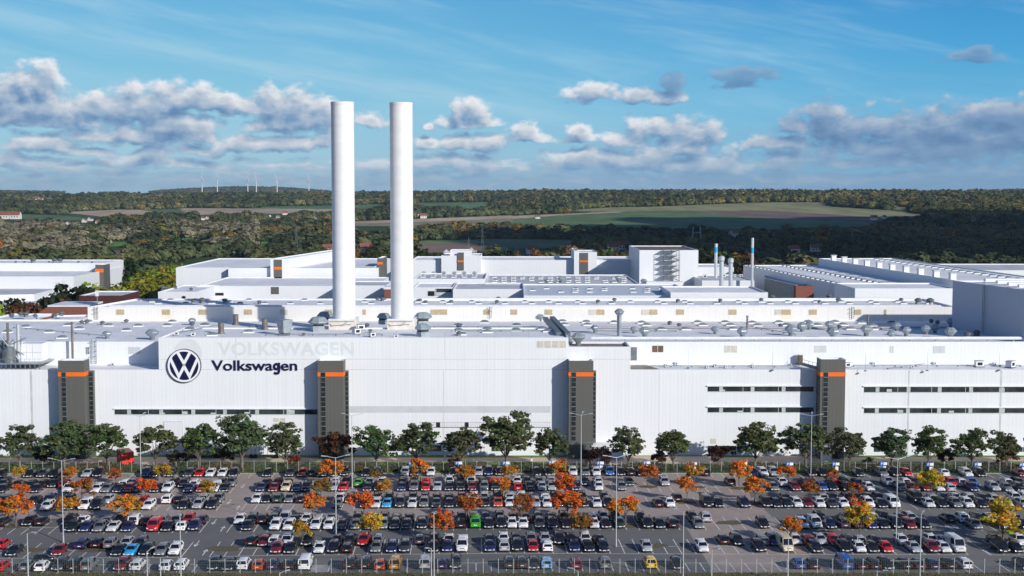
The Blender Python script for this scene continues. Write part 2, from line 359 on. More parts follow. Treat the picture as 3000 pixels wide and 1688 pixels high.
FIELDS = [  # photo outline of each field on the ground, colour
 ([(175,622),(349,614),(419,615),(477,625),(460,631),(378,635),(314,638),(274,632)], (.30,.235,.16)),
 ([(40,627),(175,631),(262,640),(291,645),(200,645),(67,642)], (.075,.12,.055)),
 ([(422,615),(524,612),(576,625),(495,629)], (.07,.12,.055)),
 ([(524,610),(750,611),(990,612),(990,622),(750,627),(553,631)], (.30,.235,.165)),
 ([(750,606),(971,602),(1143,598),(1143,612),(971,613),(750,611)], (.075,.13,.055)),
 ([(1000,650),(1245,641),(1500,631),(1500,640),(1245,650),(1000,656)], (.33,.26,.18)),
 ([(1000,656),(1245,650),(1500,640),(1500,655),(1216,662),(1041,662)], (.17,.15,.10)),
 ([(1213,595),(1449,592),(1443,606),(1390,612),(1213,604)], (.075,.135,.055)),
 ([(1640,617),(1794,608),(1908,606),(2082,599),(2250,593),(2432,593),(2436,606),(2600,616),(2727,631),(2690,638),(2560,637),(2440,629),(2250,619),(2020,618),(1800,621)], (.19,.185,.095)),
 ([(1500,633),(1800,620),(1830,623),(1640,631),(1500,642)], (.33,.26,.18)),
 ([(2010,618),(2250,618),(2440,628),(2580,640),(2560,648),(2250,640),(2100,628)], (.14,.10,.085)),
 ([(1500,643),(1640,631),(1830,622),(2010,618),(2100,628),(2250,640),(2560,650),(2560,662),(2250,672),(1900,668),(1500,660)], (.085,.13,.06)),
 ([(290,709),(400,708),(400,722),(300,722)], (.09,.17,.04)),
 ([(492,698),(560,698),(630,706),(600,710),(500,706)], (.09,.16,.04)),
 ([(740,709),(812,708),(820,722),(760,728)], (.10,.19,.04)),
 ([(1210,716),(1400,712),(1420,735),(1216,742)], (.16,.11,.09)),
 ([(1210,706),(1410,702),(1410,712),(1210,716)], (.12,.16,.07)),
 ([(1400,700),(1700,704),(1700,726),(1420,728)], (.09,.12,.06)),
 ([(125,584),(200,566),(290,570),(300,576),(150,577)], (.20,.15,.12)),
 ([(360,566),(480,566),(560,572),(470,576),(370,574)], (.08,.13,.06)),
 ([(2600,605),(2670,608),(2665,620),(2620,614)], (.14,.15,.07)),
 ([(300,735),(380,733),(385,745),(320,748)], (.15,.11,.09)),
]
def inpoly(px, py, poly):
    c = np.zeros(px.shape, bool); n = len(poly)
    for i in range(n):
        x0, y0 = poly[i]; x1, y1 = poly[(i + 1) % n]
        if y0 == y1: continue
        cond = ((y0 > py) != (y1 > py)) & (px < (x1 - x0) * (py - y0) / (y1 - y0) + x0)
        c ^= cond
    return c
def proj_np(X, Y, Z):
    z = Z - CAMZ; c, s = math.cos(PITCH), math.sin(PITCH); d = Y * c - z * s
    return 1500 + F * X / d, 844 - F * (Y * s + z * c) / d
yr = np.concatenate([[-150, 0, 100, 200, 320, 450, 600, 750], np.geomspace(900, 7000, 300), np.geomspace(7200, 42000, 60)])
uu = np.linspace(-.9, .9, 640)
GX = np.outer(np.maximum(yr, 420), uu); GY = np.repeat(yr[:, None], len(uu), 1); GZ = height(GX, GY)
PX, PY = proj_np(GX, np.maximum(GY, 400), GZ)
base = np.zeros(GX.shape + (4,)); base[..., 3] = 1
base[..., :3] = (.055, .085, .03)
far_ = sstep(GY, 3000, 9000)[..., None]
base[..., :3] = base[..., :3] * (1 - far_) + np.array((.045, .062, .035)) * far_
fieldmask = np.zeros(GX.shape, bool)
ok = GY > 850
for poly, c in FIELDS:
    k = inpoly(PX, PY, poly) & ok; base[k, :3] = np.array(c) * 1.55; fieldmask |= k
nr, nc = GX.shape
vs = np.stack([GX, GY, GZ], -1).reshape(-1, 3)
ii = np.arange(nr * nc).reshape(nr, nc)
fs = np.stack([ii[:-1, :-1], ii[:-1, 1:], ii[1:, 1:], ii[1:, :-1]], -1).reshape(-1, 4)
me = bpy.data.meshes.new("ground"); me.vertices.add(len(vs)); me.vertices.foreach_set('co', vs.ravel())
me.loops.add(fs.size); me.loops.foreach_set('vertex_index', fs.ravel().astype(np.int32))
me.polygons.add(len(fs)); me.polygons.foreach_set('loop_start', np.arange(0, fs.size, 4, dtype=np.int32)); me.update(calc_edges=True)
me.polygons.foreach_set('use_smooth', np.ones(len(fs), bool))
at = me.color_attributes.new('landuse', 'FLOAT_COLOR', 'POINT'); at.data.foreach_set('color', base.reshape(-1, 4).ravel().astype(np.float32))
gm = bpy.data.materials.new('countryside'); gm.use_nodes = True; b = NB(gm.node_tree); bs = gm.node_tree.nodes['Principled BSDF']
bs.inputs['Roughness'].default_value = .95; bs.inputs['Specular IOR Level'].default_value = .1
a_ = b.n('ShaderNodeAttribute', attribute_name='landuse'); t = b.n('ShaderNodeTexCoord')
n1 = b.noise(b.vm('MULTIPLY', t.outputs['Object'], (.012, .0035, 0)), 1.0, 6, .6); n2 = b.noise(t.outputs['Object'], .35, 4, .6)
k = b.m('MULTIPLY', b.ss(n1, .3, .7, .78, 1.2), b.ss(n2, .3, .7, .85, 1.12))
kc = b.n('ShaderNodeCombineXYZ'); [b.lk(k, kc.inputs[i]) for i in range(3)]
b.lk(b.mix(1.0, a_.outputs['Color'], kc.outputs[0], 'MULTIPLY'), bs.inputs['Base Color'])
me.materials.append(gm)
tag(mkobj('ground', me), kind='structure')
# ---------------- car park surfaces ----------------
asph_brown = mat('weathered_asphalt', (.45, .37, .325), .9, .12, .07, col2=(.36, .295, .26), fine=.30)
asph_dark = mat('dark_asphalt', (.19, .185, .182), .9, .14, .08, col2=(.15, .147, .146), fine=.30)
asph_grey = mat('grey_asphalt', (.225, .22, .205), .9, .14, .06, col2=(.18, .175, .165), fine=.18)
grass_m = mat('mown_grass', (.12, .21, .035), .95, .2, .3, col2=(.16, .18, .065), fine=.35)
dry_m = mat('dry_verge', (.12, .115, .055), .95, .2, .25, col2=(.16, .125, .08), fine=.4)
sand_m = mat('sandy_path', (.62, .48, .37), .95, .1, .2, col2=(.52, .42, .33), fine=.2)
island_m = mat('planting_island', (.17, .13, .09), .95, .2, .8, col2=(.10, .11, .04), fine=.4)
def sheet(name, pts, z, m, kind='structure'):
    mm = M(); mm.quad([(p[0], p[1], z) for p in pts], m); o = mm.build(name); tag(o, kind=kind); return o
FY = at_z(1500, 1335).y                       # the long white front
YB = at_z(1500, 1388).y                       # far edge of the car park
YN = at_z(1500, 1678).y                       # near edge of the car park
sheet('grass_strip', rect(-170, 170, YB, FY + .5), .03, grass_m)
sheet('sandy_path', [(-170, at_z(0, 1355).y), (170, at_z(0, 1352).y), (170, at_z(0, 1340).y), (-170, at_z(0, 1342).y)], .034, sand_m)
for i, pts in enumerate(([(1640,1368),(2120,1368),(2120,1337),(1660,1337)], [(170,1366),(520,1362),(520,1340),(200,1340)], [(2240,1362),(2420,1362),(2400,1336),(2200,1334)])):
    sheet('bare_soil', [at_z(*p) for p in pts], .038, sand_m)
sheet('verge', rect(-170, 170, 40, YN), .03, dry_m)
sheet('car_park', [(-170, YN), (170, YN), (170, YB), (-170, YB)], .04, asph_brown)
sheet('asphalt_patch', [at_z(*p) for p in ((-900,1523),(750,1518),(1990,1514),(2016,1556),(2092,1679),(-900,1679))], .044, asph_dark)
sheet('asphalt_patch', [at_z(*p) for p in ((2185,1389),(3400,1389),(3400,1679),(2420,1679),(2255,1508),(2198,1455))], .044, asph_grey)
kb = M(); kb.box(-170, 170, YB, YB + .18, .0, .15, mat('kerb_stone', (.40, .39, .37), .9, .1, 1.0)); tag(kb.build('kerb'), kind='structure')
ROW = {'A': ([(0,1404),(750,1402),(1500,1398),(2250,1400),(3000,1402)]), 'C': ([(0,1450),(750,1446),(1500,1442),(3000,1445)]),
       'E': ([(0,1502),(750,1496),(1500,1491),(3000,1494)]), 'G': ([(0,1567),(600,1562),(750,1560),(1500,1553),(3000,1556)]),
       'I': ([(0,1637),(528,1634),(750,1629),(1500,1622),(2250,1625),(3000,1627)]), 'J': ([(0,1682),(750,1678),(1500,1674),(3000,1676)])}
def yrow(r, x):
    p = ROW[r]; return float(np.interp(x, [a for a, _ in p], [b for _, b in p]))
TH = R(1.7)
def skew(x): return np.interp(x, [0, 1500, 3000], [.042, .050, -.0]) if False else math.tan(TH + R(1.0) * (1 if x > 1500 else .0) * min(1, (x - 1500) / 700 if x > 1500 else 0))
def rowpt(r, x, t):
    """point t metres behind the near line ends of row r, seen at photo column x at the line end"""
    p = at_z(x, yrow(r, x)); k = skew(x); return Vector((p.x - k * t, p.y + t, 0))
LINES = M(); lz = .050
def stripe(p, q, w=.17, m=line_m, z=lz, into=None):
    d = (q - p); d.z = 0; d.normalize(); nn = Vector((-d.y, d.x, 0)) * w / 2
    (into or LINES).quad([(p - nn).to_tuple()[:2] + (z,), (q - nn).to_tuple()[:2] + (z,), (q + nn).to_tuple()[:2] + (z,), (p + nn).to_tuple()[:2] + (z,)], m)
def xs(r, x0, x1):
    X0 = rowpt(r, x0, 0).x; n = round((rowpt(r, x1, 0).x - X0) / 2.5); out = []
    for i in range(n + 1):
        out.append(x0 + (x1 - x0) * i / max(1, n))
    return out
BLOCKS = {'A': [(-60, 610), (660, 1330), (1330, 3080)], 'C': [(-60, 672), (765, 2560), (2610, 3080)], 'E': [(-60, 633), (707, 2640), (2690, 3080)],
          'G': [(-60, 584), (664, 2735), (2800, 3080)], 'I': [(-60, 530), (614, 2838), (2900, 3080)], 'J': [(-60, 300), (330, 700), (960, 1330), (1350, 2290), (2310, 2880), (2960, 3080)]}
for r, bl in BLOCKS.items():
    L = {'A': 5.0, 'J': 5.0}.get(r, 10.1)
    for (x0, x1) in bl:
        pts = xs(r, x0, x1)
        for k, x in enumerate(pts):
            stripe(rowpt(r, x, 0), rowpt(r, x, L))
        for a, c in zip(pts[:-1], pts[1:]):
            if r == 'A': continue
            t = 5.05
            stripe(rowpt(r, a, t), rowpt(r, c, t))
            if r == 'I': stripe(rowpt(r, a, 0), rowpt(r, c, 0))
lines_o = LINES.build('parking_lines'); tag(lines_o, kind='structure')
AR = M()
def arrow(x, y, up, L=4.2):
    p = at_z(x, y); k = skew(x); d = Vector((-k, 1, 0)).normalized() * (1 if up else -1); n = Vector((-d.y, d.x, 0))
    a = p - d * L / 2; c = p + d * L / 2
    stripe(a, c - d * 1.3, .22, z=.052, into=AR)
    tri = [c, c - d * 1.6 + n * .5, c - d * 1.6 - n * .5]
    AR.quad([(q.x, q.y, .052) for q in tri], line_m)
for (x, y, u) in ((712,1425,0),(672,1471,0),(697,1489,1),(628,1530,0),(652,1550,1),(577,1594,0),(600,1619,1),(2779,1546,1),(2795,1543,0),(2890,1617,1),(2940,1405,0)): arrow(x, y, u)
tag(AR.build('lane_arrows'), kind='structure')
# hatched no-parking bay beside the near fence
HB = M(); p0 = rowpt('J', 905, 0)
for i in range(8): stripe(p0 + Vector((0, .55 * i, 0)), p0 + Vector((3.3, .55 * i + .5, 0)), .2, z=.052, into=HB)
tag(HB.build('hatched_bay'), kind='structure')
# planting islands between the bays are laid with the trees
# ---------------- main hall ----------------
def XF(u, Y=None):
    Y = Y or FY; return (u - 1500) * (Y * math.cos(PITCH)) / F * 1.0
def X_at(u, v, Y): return at_y(u, v, Y).x
def Z_at(v, Y, u=1500): return at_y(u, v, Y).z
Z0 = Z_at(1083, FY); ZL = Z_at(989, FY); ZN = Z_at(1016, FY)
YR = FY + 11; ZR = Z_at(1001, YR)
Y2 = at_z(1500, 936, ZR).y                                      # where the next wall starts
xl = X_at(465, 1040, FY); xn = X_at(1665, 1040, FY); xe = X_at(1847, 1040, FY)
print('FY', FY, 'Z0', Z0, 'ZL', ZL, 'ZN', ZN, 'ZR', ZR, 'Y2', Y2, 'xl', xl, xn, xe)
root = thing('factory_hall', 'long white factory hall with the round emblem and window bands, facing the car park', 'factory hall')
w, r = M(), M()
prism(w, r, rect(-175, 175, FY, YR), 0, Z0, wall_m, roof_m, .3)
prism(w, r, rect(-175.1, 175.1, YR, Y2), 0, ZR, wall_m, roof_m, .5)
prism(w, r, rect(xl, xn, FY, FY + 24), Z0, ZL, wall_m, roof_m, .35)
prism(w, r, rect(xn, xe, FY, YR + 1), Z0, ZN, wall_m, roofd_m, .5)
w.build('wall', root); r.build('roof', root)
# cladding joints, grey band, pale bands
jn = M()
def fr(u0, u1, v0, v1, m, d=.03, Y=None, name=None, parent=None, mm=None):
    Y = Y or FY; p = at_y(u0, v1, Y); q = at_y(u1, v0, Y)
    t = mm or M(); t.box(p.x, q.x, Y - d, Y + .05, p.z, q.z, m)
    if mm is None: t.build(name, parent or root)
fr(1022, 1613, 1190, 1209, greypanel_m, .03, name='grey_band')
joint_m = mat('panel_joint', (.60, .62, .64), .7, .1, .5)
for (u0, u1, v) in ((465, 1847, 1052), (465, 1665, 1082), (0, 1100, 1196 + 2000)):
    if v < 2000: fr(u0, u1, v, v + 1.2, joint_m, .012, name='panel_joint')
for u in (93, 1300, 1930, 2660, 2930):
    fr(u, u + .8, 1086, 1330, joint_m, .010, name='panel_joint')
for u in (1302, 690): fr(u, u + .8, 992, 1050, joint_m, .010, name='panel_joint')
def band(u0, u1, v0, v1, piers, seed, nm='window_band'):
    """ribbon window: frame box, glass with mullions, pale curtain bays"""
    rr = random.Random(seed); p = at_y(u0, v1, FY); q = at_y(u1, v0, FY)
    f = M(); f.box(p.x - .25, q.x + .25, FY - .34, FY + .05, q.z, q.z + .22, edge_m)
    f.box(p.x, q.x, FY - .10, FY + .05, p.z - .12, p.z, frame_m)
    x = p.x; n = int((q.x - p.x) / 1.35)
    o = f.build('window_frame', root)
    g = M(); g.box(p.x, q.x, FY - .03, FY + .05, p.z, q.z, glass_m)
    for i in range(n):
        xm = p.x + (q.x - p.x) * (i + 1) / n
        g.box(xm - .05, xm + .05, FY - .055, FY - .03, p.z, q.z, frame_m if i % 6 == 5 else dark_m)
        if rr.random() < .10: g.box(xm - (q.x - p.x) / n + .06, xm - .06, FY - .034, FY - .0305, p.z + .05, p.z + (q.z - p.z) * rr.uniform(.3, .95), curtain_m)
    g.build('window_band', root)
    for u in piers:
        a = at_y(u - 5, v1, FY).x; c = at_y(u + 6, v1, FY).x
        t = M(); t.box(a, c, FY - .08, FY + .05, p.z, q.z, curtain_m); t.build('window_pier', root)
band(336, 930, 1199, 1214, (378, 472, 566, 659, 753, 845), 1)
band(2073, 2384, 1132, 1147, (2112, 2204, 2295), 2); band(2073, 2384, 1193, 1208, (2112, 2204, 2295), 3)
band(2531, 3060, 1133, 1149, (2570, 2661, 2752, 2844, 2935, 3026), 4); band(2531, 3060, 1195, 1210, (2568, 2659, 2750, 2842, 2933, 3024), 5)
lv = M(); fr(1228, 1613, 1236, 1237.4, joint_m, .08, mm=lv); fr(1228, 1613, 1251.5, 1253, dark_m, .06, mm=lv)
for i in range(60): fr(1232 + i * 6.4, 1232.8 + i * 6.4, 1237.4, 1251.5, joint_m, .04, mm=lv)
lv.build('louvre_band', root)
for u in (1283.5, 1367.5, 1546.5): fr(u - 5.5, u + 5.5, 1237, 1252, dark_m, .05, name='window')
def winrow(u0, u1, v0, v1, m=glass_m):
    t = M(); p = at_y(u0, v1, FY); q = at_y(u1, v0, FY); t.box(p.x, q.x, FY - .04, FY + .05, p.z, q.z, m)
    n = max(2, int((q.x - p.x) / 1.6))
    for i in range(1, n): xm = p.x + (q.x - p.x) * i / n; t.box(xm - .06, xm + .06, FY - .07, FY - .04, p.z, q.z, frame_m)
    t.build('window', root)
for a in ((1075,1112,1305,1324),(1138,1185,1305,1322),(1255,1293,1305,1322),(1440,1500,1305,1322),(2073,2200,1306,1320),(2210,2265,1306,1320),(2560,2600,1310,1324),(2910,3040,1310,1324),(600,700,1312,1330),(80,140,1305,1320),(765,825,1312,1326)): winrow(*a)
fr(480, 536, 1234, 1290, frame_m, .10, name='door_frame'); fr(482.5, 534, 1237, 1290, wall3_m, .14, name='roller_door')
vt = M()
for (a, c, d, e) in ((801,817,1225,1236),(819.5,836,1225,1236),(801,817,1239,1251),(819.5,836,1239,1251)): fr(a, c, d, e, tanp_m, .05, mm=vt)
vt.build('vent_grille', root)
fr(2082, 2098, 1285, 1300, tanp_m, .05, name='vent_grille')
def rv(u0, u1, v0, v1, m): 
    t = M(); n = 2; Y = YR
    for k in range(n):
        a = u0 + (u1 - u0) * k / n + .8; c = u0 + (u1 - u0) * (k + 1) / n - .8; fr(a, c, v0, v1, m, .06, Y, mm=t)
    t.build('vent_grille', root)
rv(1910, 1944, 1013, 1032, rust_m); rv(2122, 2160, 1013, 1033, tanp_m); rv(2385, 2422, 1013, 1033, greypanel_m); rv(2606, 2619, 1014, 1034, greypanel_m)
rv(2733, 2770, 1014, 1035, greypanel_m); rv(375, 412, 1017, 1037, greypanel_m); rv(251, 262, 1017, 1038, galv_m)
t = M(); [fr(1573 + 22 * k, 1592 + 22 * k, 999, 1019, tanp_m, .04, mm=t) for k in range(4)]; t.build('vent_grille', root)
fr(1848, 1866, 1017, 1056, galvd_m, .08, YR, name='side_door')
# rusty drainage corner beside the raised block
sc = M(); p = at_z(1850, 1081, Z0); q = at_z(1925, 1060, Z0); sc.quad([(p.x, FY + .5, Z0 - .29), (q.x, FY + .5, Z0 - .29), (q.x - 3, YR - .1, Z0 - .29), (p.x, YR - .1, Z0 - .29)], roofd_m); sc.build('stained_roof_corner', root)
# ---- skylights of the front roofs ----
def skylight_mesh(lx=2.6, ly=1.5, h=.55):
    t = M(); t.box(-lx/2, lx/2, -ly/2, ly/2, 0, .3, edge_m); n = 7; vs = []
    for i in range(n + 1):
        a = math.pi * i / n; vs += [(-lx/2 * .92 * math.cos(a), -ly/2 * .9, .3 + h * math.sin(a)), (-lx/2 * .92 * math.cos(a), ly/2 * .9, .3 + h * math.sin(a))]
    t.add(vs, [(2*i, 2*i+2, 2*i+3, 2*i+1) for i in range(n)], galv_m)
    t.add(vs, [tuple(range(0, 2*n+2, 2)), tuple(range(1, 2*n+2, 2))[::-1]], galvd_m)
    return t.mesh('skylight')
SKY_ME = skylight_mesh(); SKY_S = skylight_mesh(2.0, 1.2, .4)
def skylights(parent, pts, z, me=SKY_ME, name='skylight'):
    for (u, v) in pts:
        p = at_z(u, v, z); mkobj(name, me, parent, (p.x, p.y, z))
        MATS.setdefault('n', 0)
zr = ZR - .5; zl = ZL - .35
skylights(root, [(145,975),(22,975),(200,955),(232,965),(258,945),(318,956),(405,957),(425,939),(490,956),(505,945),(75,960),(370,970),(182,992),(508,949)][:13], zr)
skylights(root, [(555,967),(622,984),(728,975),(742,963),(600,955)], zl)
skylights(root, [(1343,956),(1343,971),(1352,982),(1420,947),(1427,967),(1428,975),(1514,956),(1512,970),(1606,973),(1590,966)], zl)
skylights(root, [(1640,935),(1648,944),(1654,953),(1716,936),(1718,946),(1722,954),(1800,947),(1895,955),(1880,948),(2045,947),(2060,955),(2125,947),(2140,955),(2205,948),(2220,956),(2150,966),(2010,967),(1940,967),
  (2262,937),(2283,947),(2305,955),(2342,937),(2368,946),(2395,955),(2422,937),(2447,946),(2471,954),(2500,937),(2525,948),(2556,957),(2577,938),(2610,947),(2492,966),(2569,966),(2625,964),(1790,938),(1960,938),(2100,938),(2180,940)], zr)
# ---- second hall: low wall with tan louvres ----
Z2 = Z_at(899, Y2); Y3 = at_z(1500, 875, Z2).y; print('Z2', Z2, 'Y3', Y3)
x2l = X_at(257, 915, Y2); x2r = X_at(2800, 915, Y2)
mid = thing('middle_hall', 'long low white hall behind the chimneys, its wall dotted with tan louvres', 'factory hall')
w, r = M(), M(); prism(w, r, [(x2l, Y2), (x2r, Y2), (x2r, Y3), (X_at(400, 880, Y3) , Y3)], 0, Z2, wall2_m, roof_m, .5)
w.build('wall', mid); r.build('roof', mid)
for (a, c, f_) in ((341,364,1),(475,498,2),(582,605,1),(715,738,1),(821,843,0),(952,974,1),(1063,1072,1),(1262,1310,1),(1417,1435,1),(1496,1515,1),(1596,1618,1),(1726,1747,0),(1747,1771,1),(1880,1902,0),(1902,1926,1),(1981,2004,1),(2135,2158,1),(2270,2288,0),(2290,2317,2),(2370,2393,2),(2503,2523,1),(2590,2597,2)):
    fr(a, c, 907, 922, tan_m if f_ else tanp_m, .12, Y2, name='louvre', parent=mid)
    if f_ == 2: fr(a - 3, c + 5, 922.5, 934, stain_m, .02, Y2, name='rust_streak', parent=mid)
# low lean-to strips on the roof edge and pipe runs
t = M(); t.box(x2l + 6, x2r - 4, Y2 + 1.0, Y2 + 2.6, Z2 - .5, Z2 + .35, edge_m); t.build('ridge_cap', mid)
t = M(); t.box(X_at(1230,880,Y3), x2r - 3, Y3 - 2.5, Y3 - 1.2, Z2 - .5, Z2 + .3, edge_m); t.build('ridge_cap', mid)
rs = random.Random(3); pts = []
for k, v in enumerate((881, 886, 891)):
    for u in np.arange(420 + k * 22, 2770, 78): 
        if not (960 < u < 1050 or 1135 < u < 1215) and rs.random() < .82: pts.append((u + rs.uniform(-6, 6), v))
skylights(mid, pts[:98], Z2 - .5, SKY_S)
# ---------------- stair towers on the front ----------------
def tower(u0, u1, g0, g1, vtop, s0, s1, label, side=True):
    """front face from u0 to u1, glazed strip g0..g1, lower side bay s0..s1"""
    D = 4.1; Yf = FY - D; n = 14
    root = thing('stair_tower', label, 'stair tower', (0, 0, 0), 0, 'grey stair towers along the white front')
    x0, x1 = at_y(u0, 1200, Yf).x, at_y(u1, 1200, Yf).x; zt = at_y(1500, vtop, Yf).z
    w, r = M(), M(); prism(w, r, rect(x0, x1, Yf, FY - .003), 0, zt, greyc_m, roof_m, .6); w.build('wall', root); r.build('roof', root)
    zb0, zb1 = at_y(1500, 1103, Yf).z, at_y(1500, 1091, Yf).z
    ga, gc = at_y(g0, 1200, Yf).x, at_y(g1, 1200, Yf).x
    t = M(); t.box(x0 - .05, x1 + .05, Yf - .05, FY - .01, zb0, zb1, orange_m); t.build('orange_band', root)
    t = M(); t.box(ga, gc, Yf - .08, Yf + .02, 4.4, zb1 + .02, glassp_m)
    h = (zb1 - 4.4) / n; rr = random.Random(u0)
    for i in range(n + 1):
        z = 4.4 + h * i; t.box(ga, gc, Yf - .12, Yf - .08, z - .05, z + .05, galv_m if i % 2 else galvd_m)
        if i < n and rr.random() < .35: t.box(ga + .15, gc - .15, Yf - .11, Yf - .081, z + .25, z + h - .2, dark_m)
    t.box(ga - .06, ga, Yf - .12, Yf + .02, 4.4, zb1, galvd_m); t.box(gc, gc + .06, Yf - .12, Yf + .02, 4.4, zb1, galvd_m)
    t.build('stair_window', root)
    if s0:
        xb = at_y(s1, 1200, FY - 1.2).x; t = M(); t.box(x1 + .002, xb, FY - 1.2, FY - .003, 0, at_y(1500, 1087, FY - 1.2).z, greyc_m); t.build('side_bay', root)
        t = M(); zt2 = at_y(1500, 1090, FY - 1.2).z; t.box(x1 + .15, xb - .12, FY - 1.25, FY - 1.19, 4.4, zt2, glassp_m)
        for i in range(n + 1):
            z = 4.4 + (zt2 - 4.4) * i / n; t.box(x1 + .15, xb - .12, FY - 1.29, FY - 1.25, z - .07, z + .07, galvd_m)
        t.build('side_window', root)
    t = M(); t.box(x0 - .04, x1 + .04, Yf - .04, FY - .004, 3.9, 4.1, galvd_m); t.build('canopy_rail', root)
    t = M(); xc = (x0 + x1) / 2; t.box(xc + .4, xc + 1.5, Yf - .06, Yf + .02, 0.1, 2.3, dark_m); t.build('door', root)
tower(173, 249, 183, 195, 1057, 263, 275, 'grey stair tower with orange band, west of the round emblem, red container at its foot')
tower(932, 1007, 941, 954, 1057, 1010, 1021, 'grey stair tower with orange band right below the twin chimneys')
tower(1666, 1738, 1674, 1687, 1057, 1741, 1746, 'grey stair tower with orange band below the step in the roofline')
tower(2402, 2475, 2411, 2424, 1053, 0, 0, 'grey stair tower with orange band between the two sets of window bands')
# gangway behind the fourth tower
gw = thing('roof_gangway', 'dark sloping gangway with handrails joining the roof hatch to the stair tower', 'gangway')
t = M(); a = at_y(2335, 1062, FY + 9); c = at_y(2392, 1078, FY + .5); t.tube(a, c, .45, galvd_m, 4); t.build('deck', gw)
t = M(); t.tube(a + Vector((0, 0, 1.1)), c + Vector((0, 0, 1.1)), .05, galvd_m, 5)
for k in range(6): p = a.lerp(c, k / 5); t.tube(p, p + Vector((0, 0, 1.1)), .04, galvd_m, 4)
t.build('handrail', gw)
hx = at_y(2346, 1060, FY + 9.2); t = M(); t.box(hx.x - .5, hx.x + .5, FY + 9.2, FY + 10.2, Z0, Z0 + 2.4, rust_m); t.box(hx.x - .6, hx.x + .6, FY + 9.1, FY + 10.3, Z0 + 2.4, Z0 + 2.55, edge_m)
tag(t.build('roof_hatch'), 'small brown roof hatch hut at the top of the gangway', 'roof hatch')
# ---------------- signs ----------------
def text_mesh(s, size, m, depth=.12, bold=0.0, space=1.0):
    cu = bpy.data.curves.new('lettering', 'FONT'); cu.body = s; cu.size = size; cu.extrude = depth; cu.offset = bold; cu.space_character = space
    cu.resolution_u = 4
    o = bpy.data.objects.new('tmp', cu); COL.objects.link(o); bpy.context.view_layer.update()
    me = bpy.data.meshes.new_from_object(o.evaluated_get(bpy.context.evaluated_depsgraph_get())); me.name = 'lettering'
    bpy.data.objects.remove(o); bpy.data.curves.remove(cu); me.materials.clear(); me.materials.append(m)
    co = np.empty(len(me.vertices) * 3); me.vertices.foreach_get('co', co); co = co.reshape(-1, 3)
    return me, co.min(0), co.max(0)
def lettering(s, u0, u1, vb, vt, Y, m, root, depth, bold, off, name='letters', caps=None):
    """fit the text so its capital spans vb..vt and its run spans u0..u1"""
    p, q = at_y(u0, vb, Y), at_y(u1, vt, Y)
    ref, a, c = text_mesh(s[0], 1.0, m, depth, bold); k = (q.z - p.z) / (c[1] - a[1]); bpy.data.meshes.remove(ref)
    me, a, c = text_mesh(s, 1.0, m, depth, bold, caps or 1.0)
    kx = (q.x - p.x) / (c[0] - a[0])
    o = mkobj(name, me, root, (p.x - a[0] * kx, Y - off, p.z - 0)); o.rotation_euler = (R(90), 0, 0); o.scale = (kx, k, 1)
    return o
def width(s, bold):
    me_, a_, c_ = text_mesh(s, 1.0, navy_m, .05, bold); bpy.data.meshes.remove(me_); return a_[0], c_[0]
sg = thing('wall_sign', 'dark blue company name in bold lettering on the white front', 'sign')
p0, p1 = at_y(620, 1085, FY), at_y(871, 1054.5, FY); bo = .018
A0, A1 = width('Volkswagen', bo); B0, B1 = width('Volkswa', bo); G0, G1 = width('Volkswag', bo); E0, E1 = width('en', bo); kx = (p1.x - p0.x) / (A1 - A0)
uX = lambda q: 620 + (q - A0) * kx / (p1.x - p0.x) * 251
lettering('Volkswa', 620, uX(B1), 1085, 1054.5, FY, navy_m, sg, .08, bo, .12)
e_ = lettering('Ven', 620, 700, 1085, 1054.5, FY, navy_m, sg, .08, bo, .12, 'discard'); V0, V1 = width('V', bo); W0, W1 = width('Ven', bo); ez = e_.scale[1]; bpy.data.objects.remove(e_)
me_, a_, c_ = text_mesh('en', 1.0, navy_m, .08, bo); o = mkobj('letters', me_, sg, (p1.x - c_[0] * kx, FY - .12, p0.z)); o.rotation_euler = (R(90), 0, 0); o.scale = (kx, ez, 1); xe0 = p1.x - (c_[0] - a_[0]) * kx
xa1 = p0.x + (B1 - A0) * kx; gw = xe0 - xa1; xh = (p1.z - p0.z) * .70; cx_, rw = xa1 + gw * .45, gw * .27; sw = .27
def ribbon(pts, nm):
    t = M()
    for i_, (a, c) in enumerate(zip(pts[:-1], pts[1:])):
        d = Vector((c[0] - a[0], 0, c[1] - a[1])); d.normalize(); n_ = Vector((-d.z, 0, d.x)) * sw; e = d * .10
        q = [(a[0] - e.x + n_.x, a[1] - e.z + n_.z), (c[0] + e.x + n_.x, c[1] + e.z + n_.z), (c[0] + e.x - n_.x, c[1] + e.z - n_.z), (a[0] - e.x - n_.x, a[1] - e.z - n_.z)]
        t.add([(x, y, z) for y in (FY - (.20 if nm == 'letter_bowl' else .25) - .0025 * i_, FY - .04 - .0007 * i_) for x, z in q], [(0,1,2,3), (7,6,5,4), (0,4,5,1), (1,5,6,2), (2,6,7,3), (3,7,4,0)], navy_m)
    t.build(nm, sg)
ribbon([(cx_ + rw * math.cos(k * math.pi / 8), p0.z + xh * .52 + xh * .36 * math.sin(k * math.pi / 8)) for k in range(17)] + [], 'letter_bowl')
xs_g = cx_ + rw + .12; ribbon([(xs_g, p0.z + xh), (xs_g, p0.z - xh * .12), (xs_g - rw * .35, p0.z - xh * .38), (cx_ - rw * .15, p0.z - xh * .42), (cx_ - rw * .85, p0.z - xh * .33)], 'letter_tail')
gh = thing('sign_ghost', 'faded grey ghost of an older name and round mark left on the white wall', 'sign')
lettering('VOLKSWAGEN', 638, 1037, 1040, 1001, FY, ghost_m, gh, .008, .03, .012, caps=1.05)
t = M(); p = at_y(551, 1034, FY); rad = 3.35; n = 48
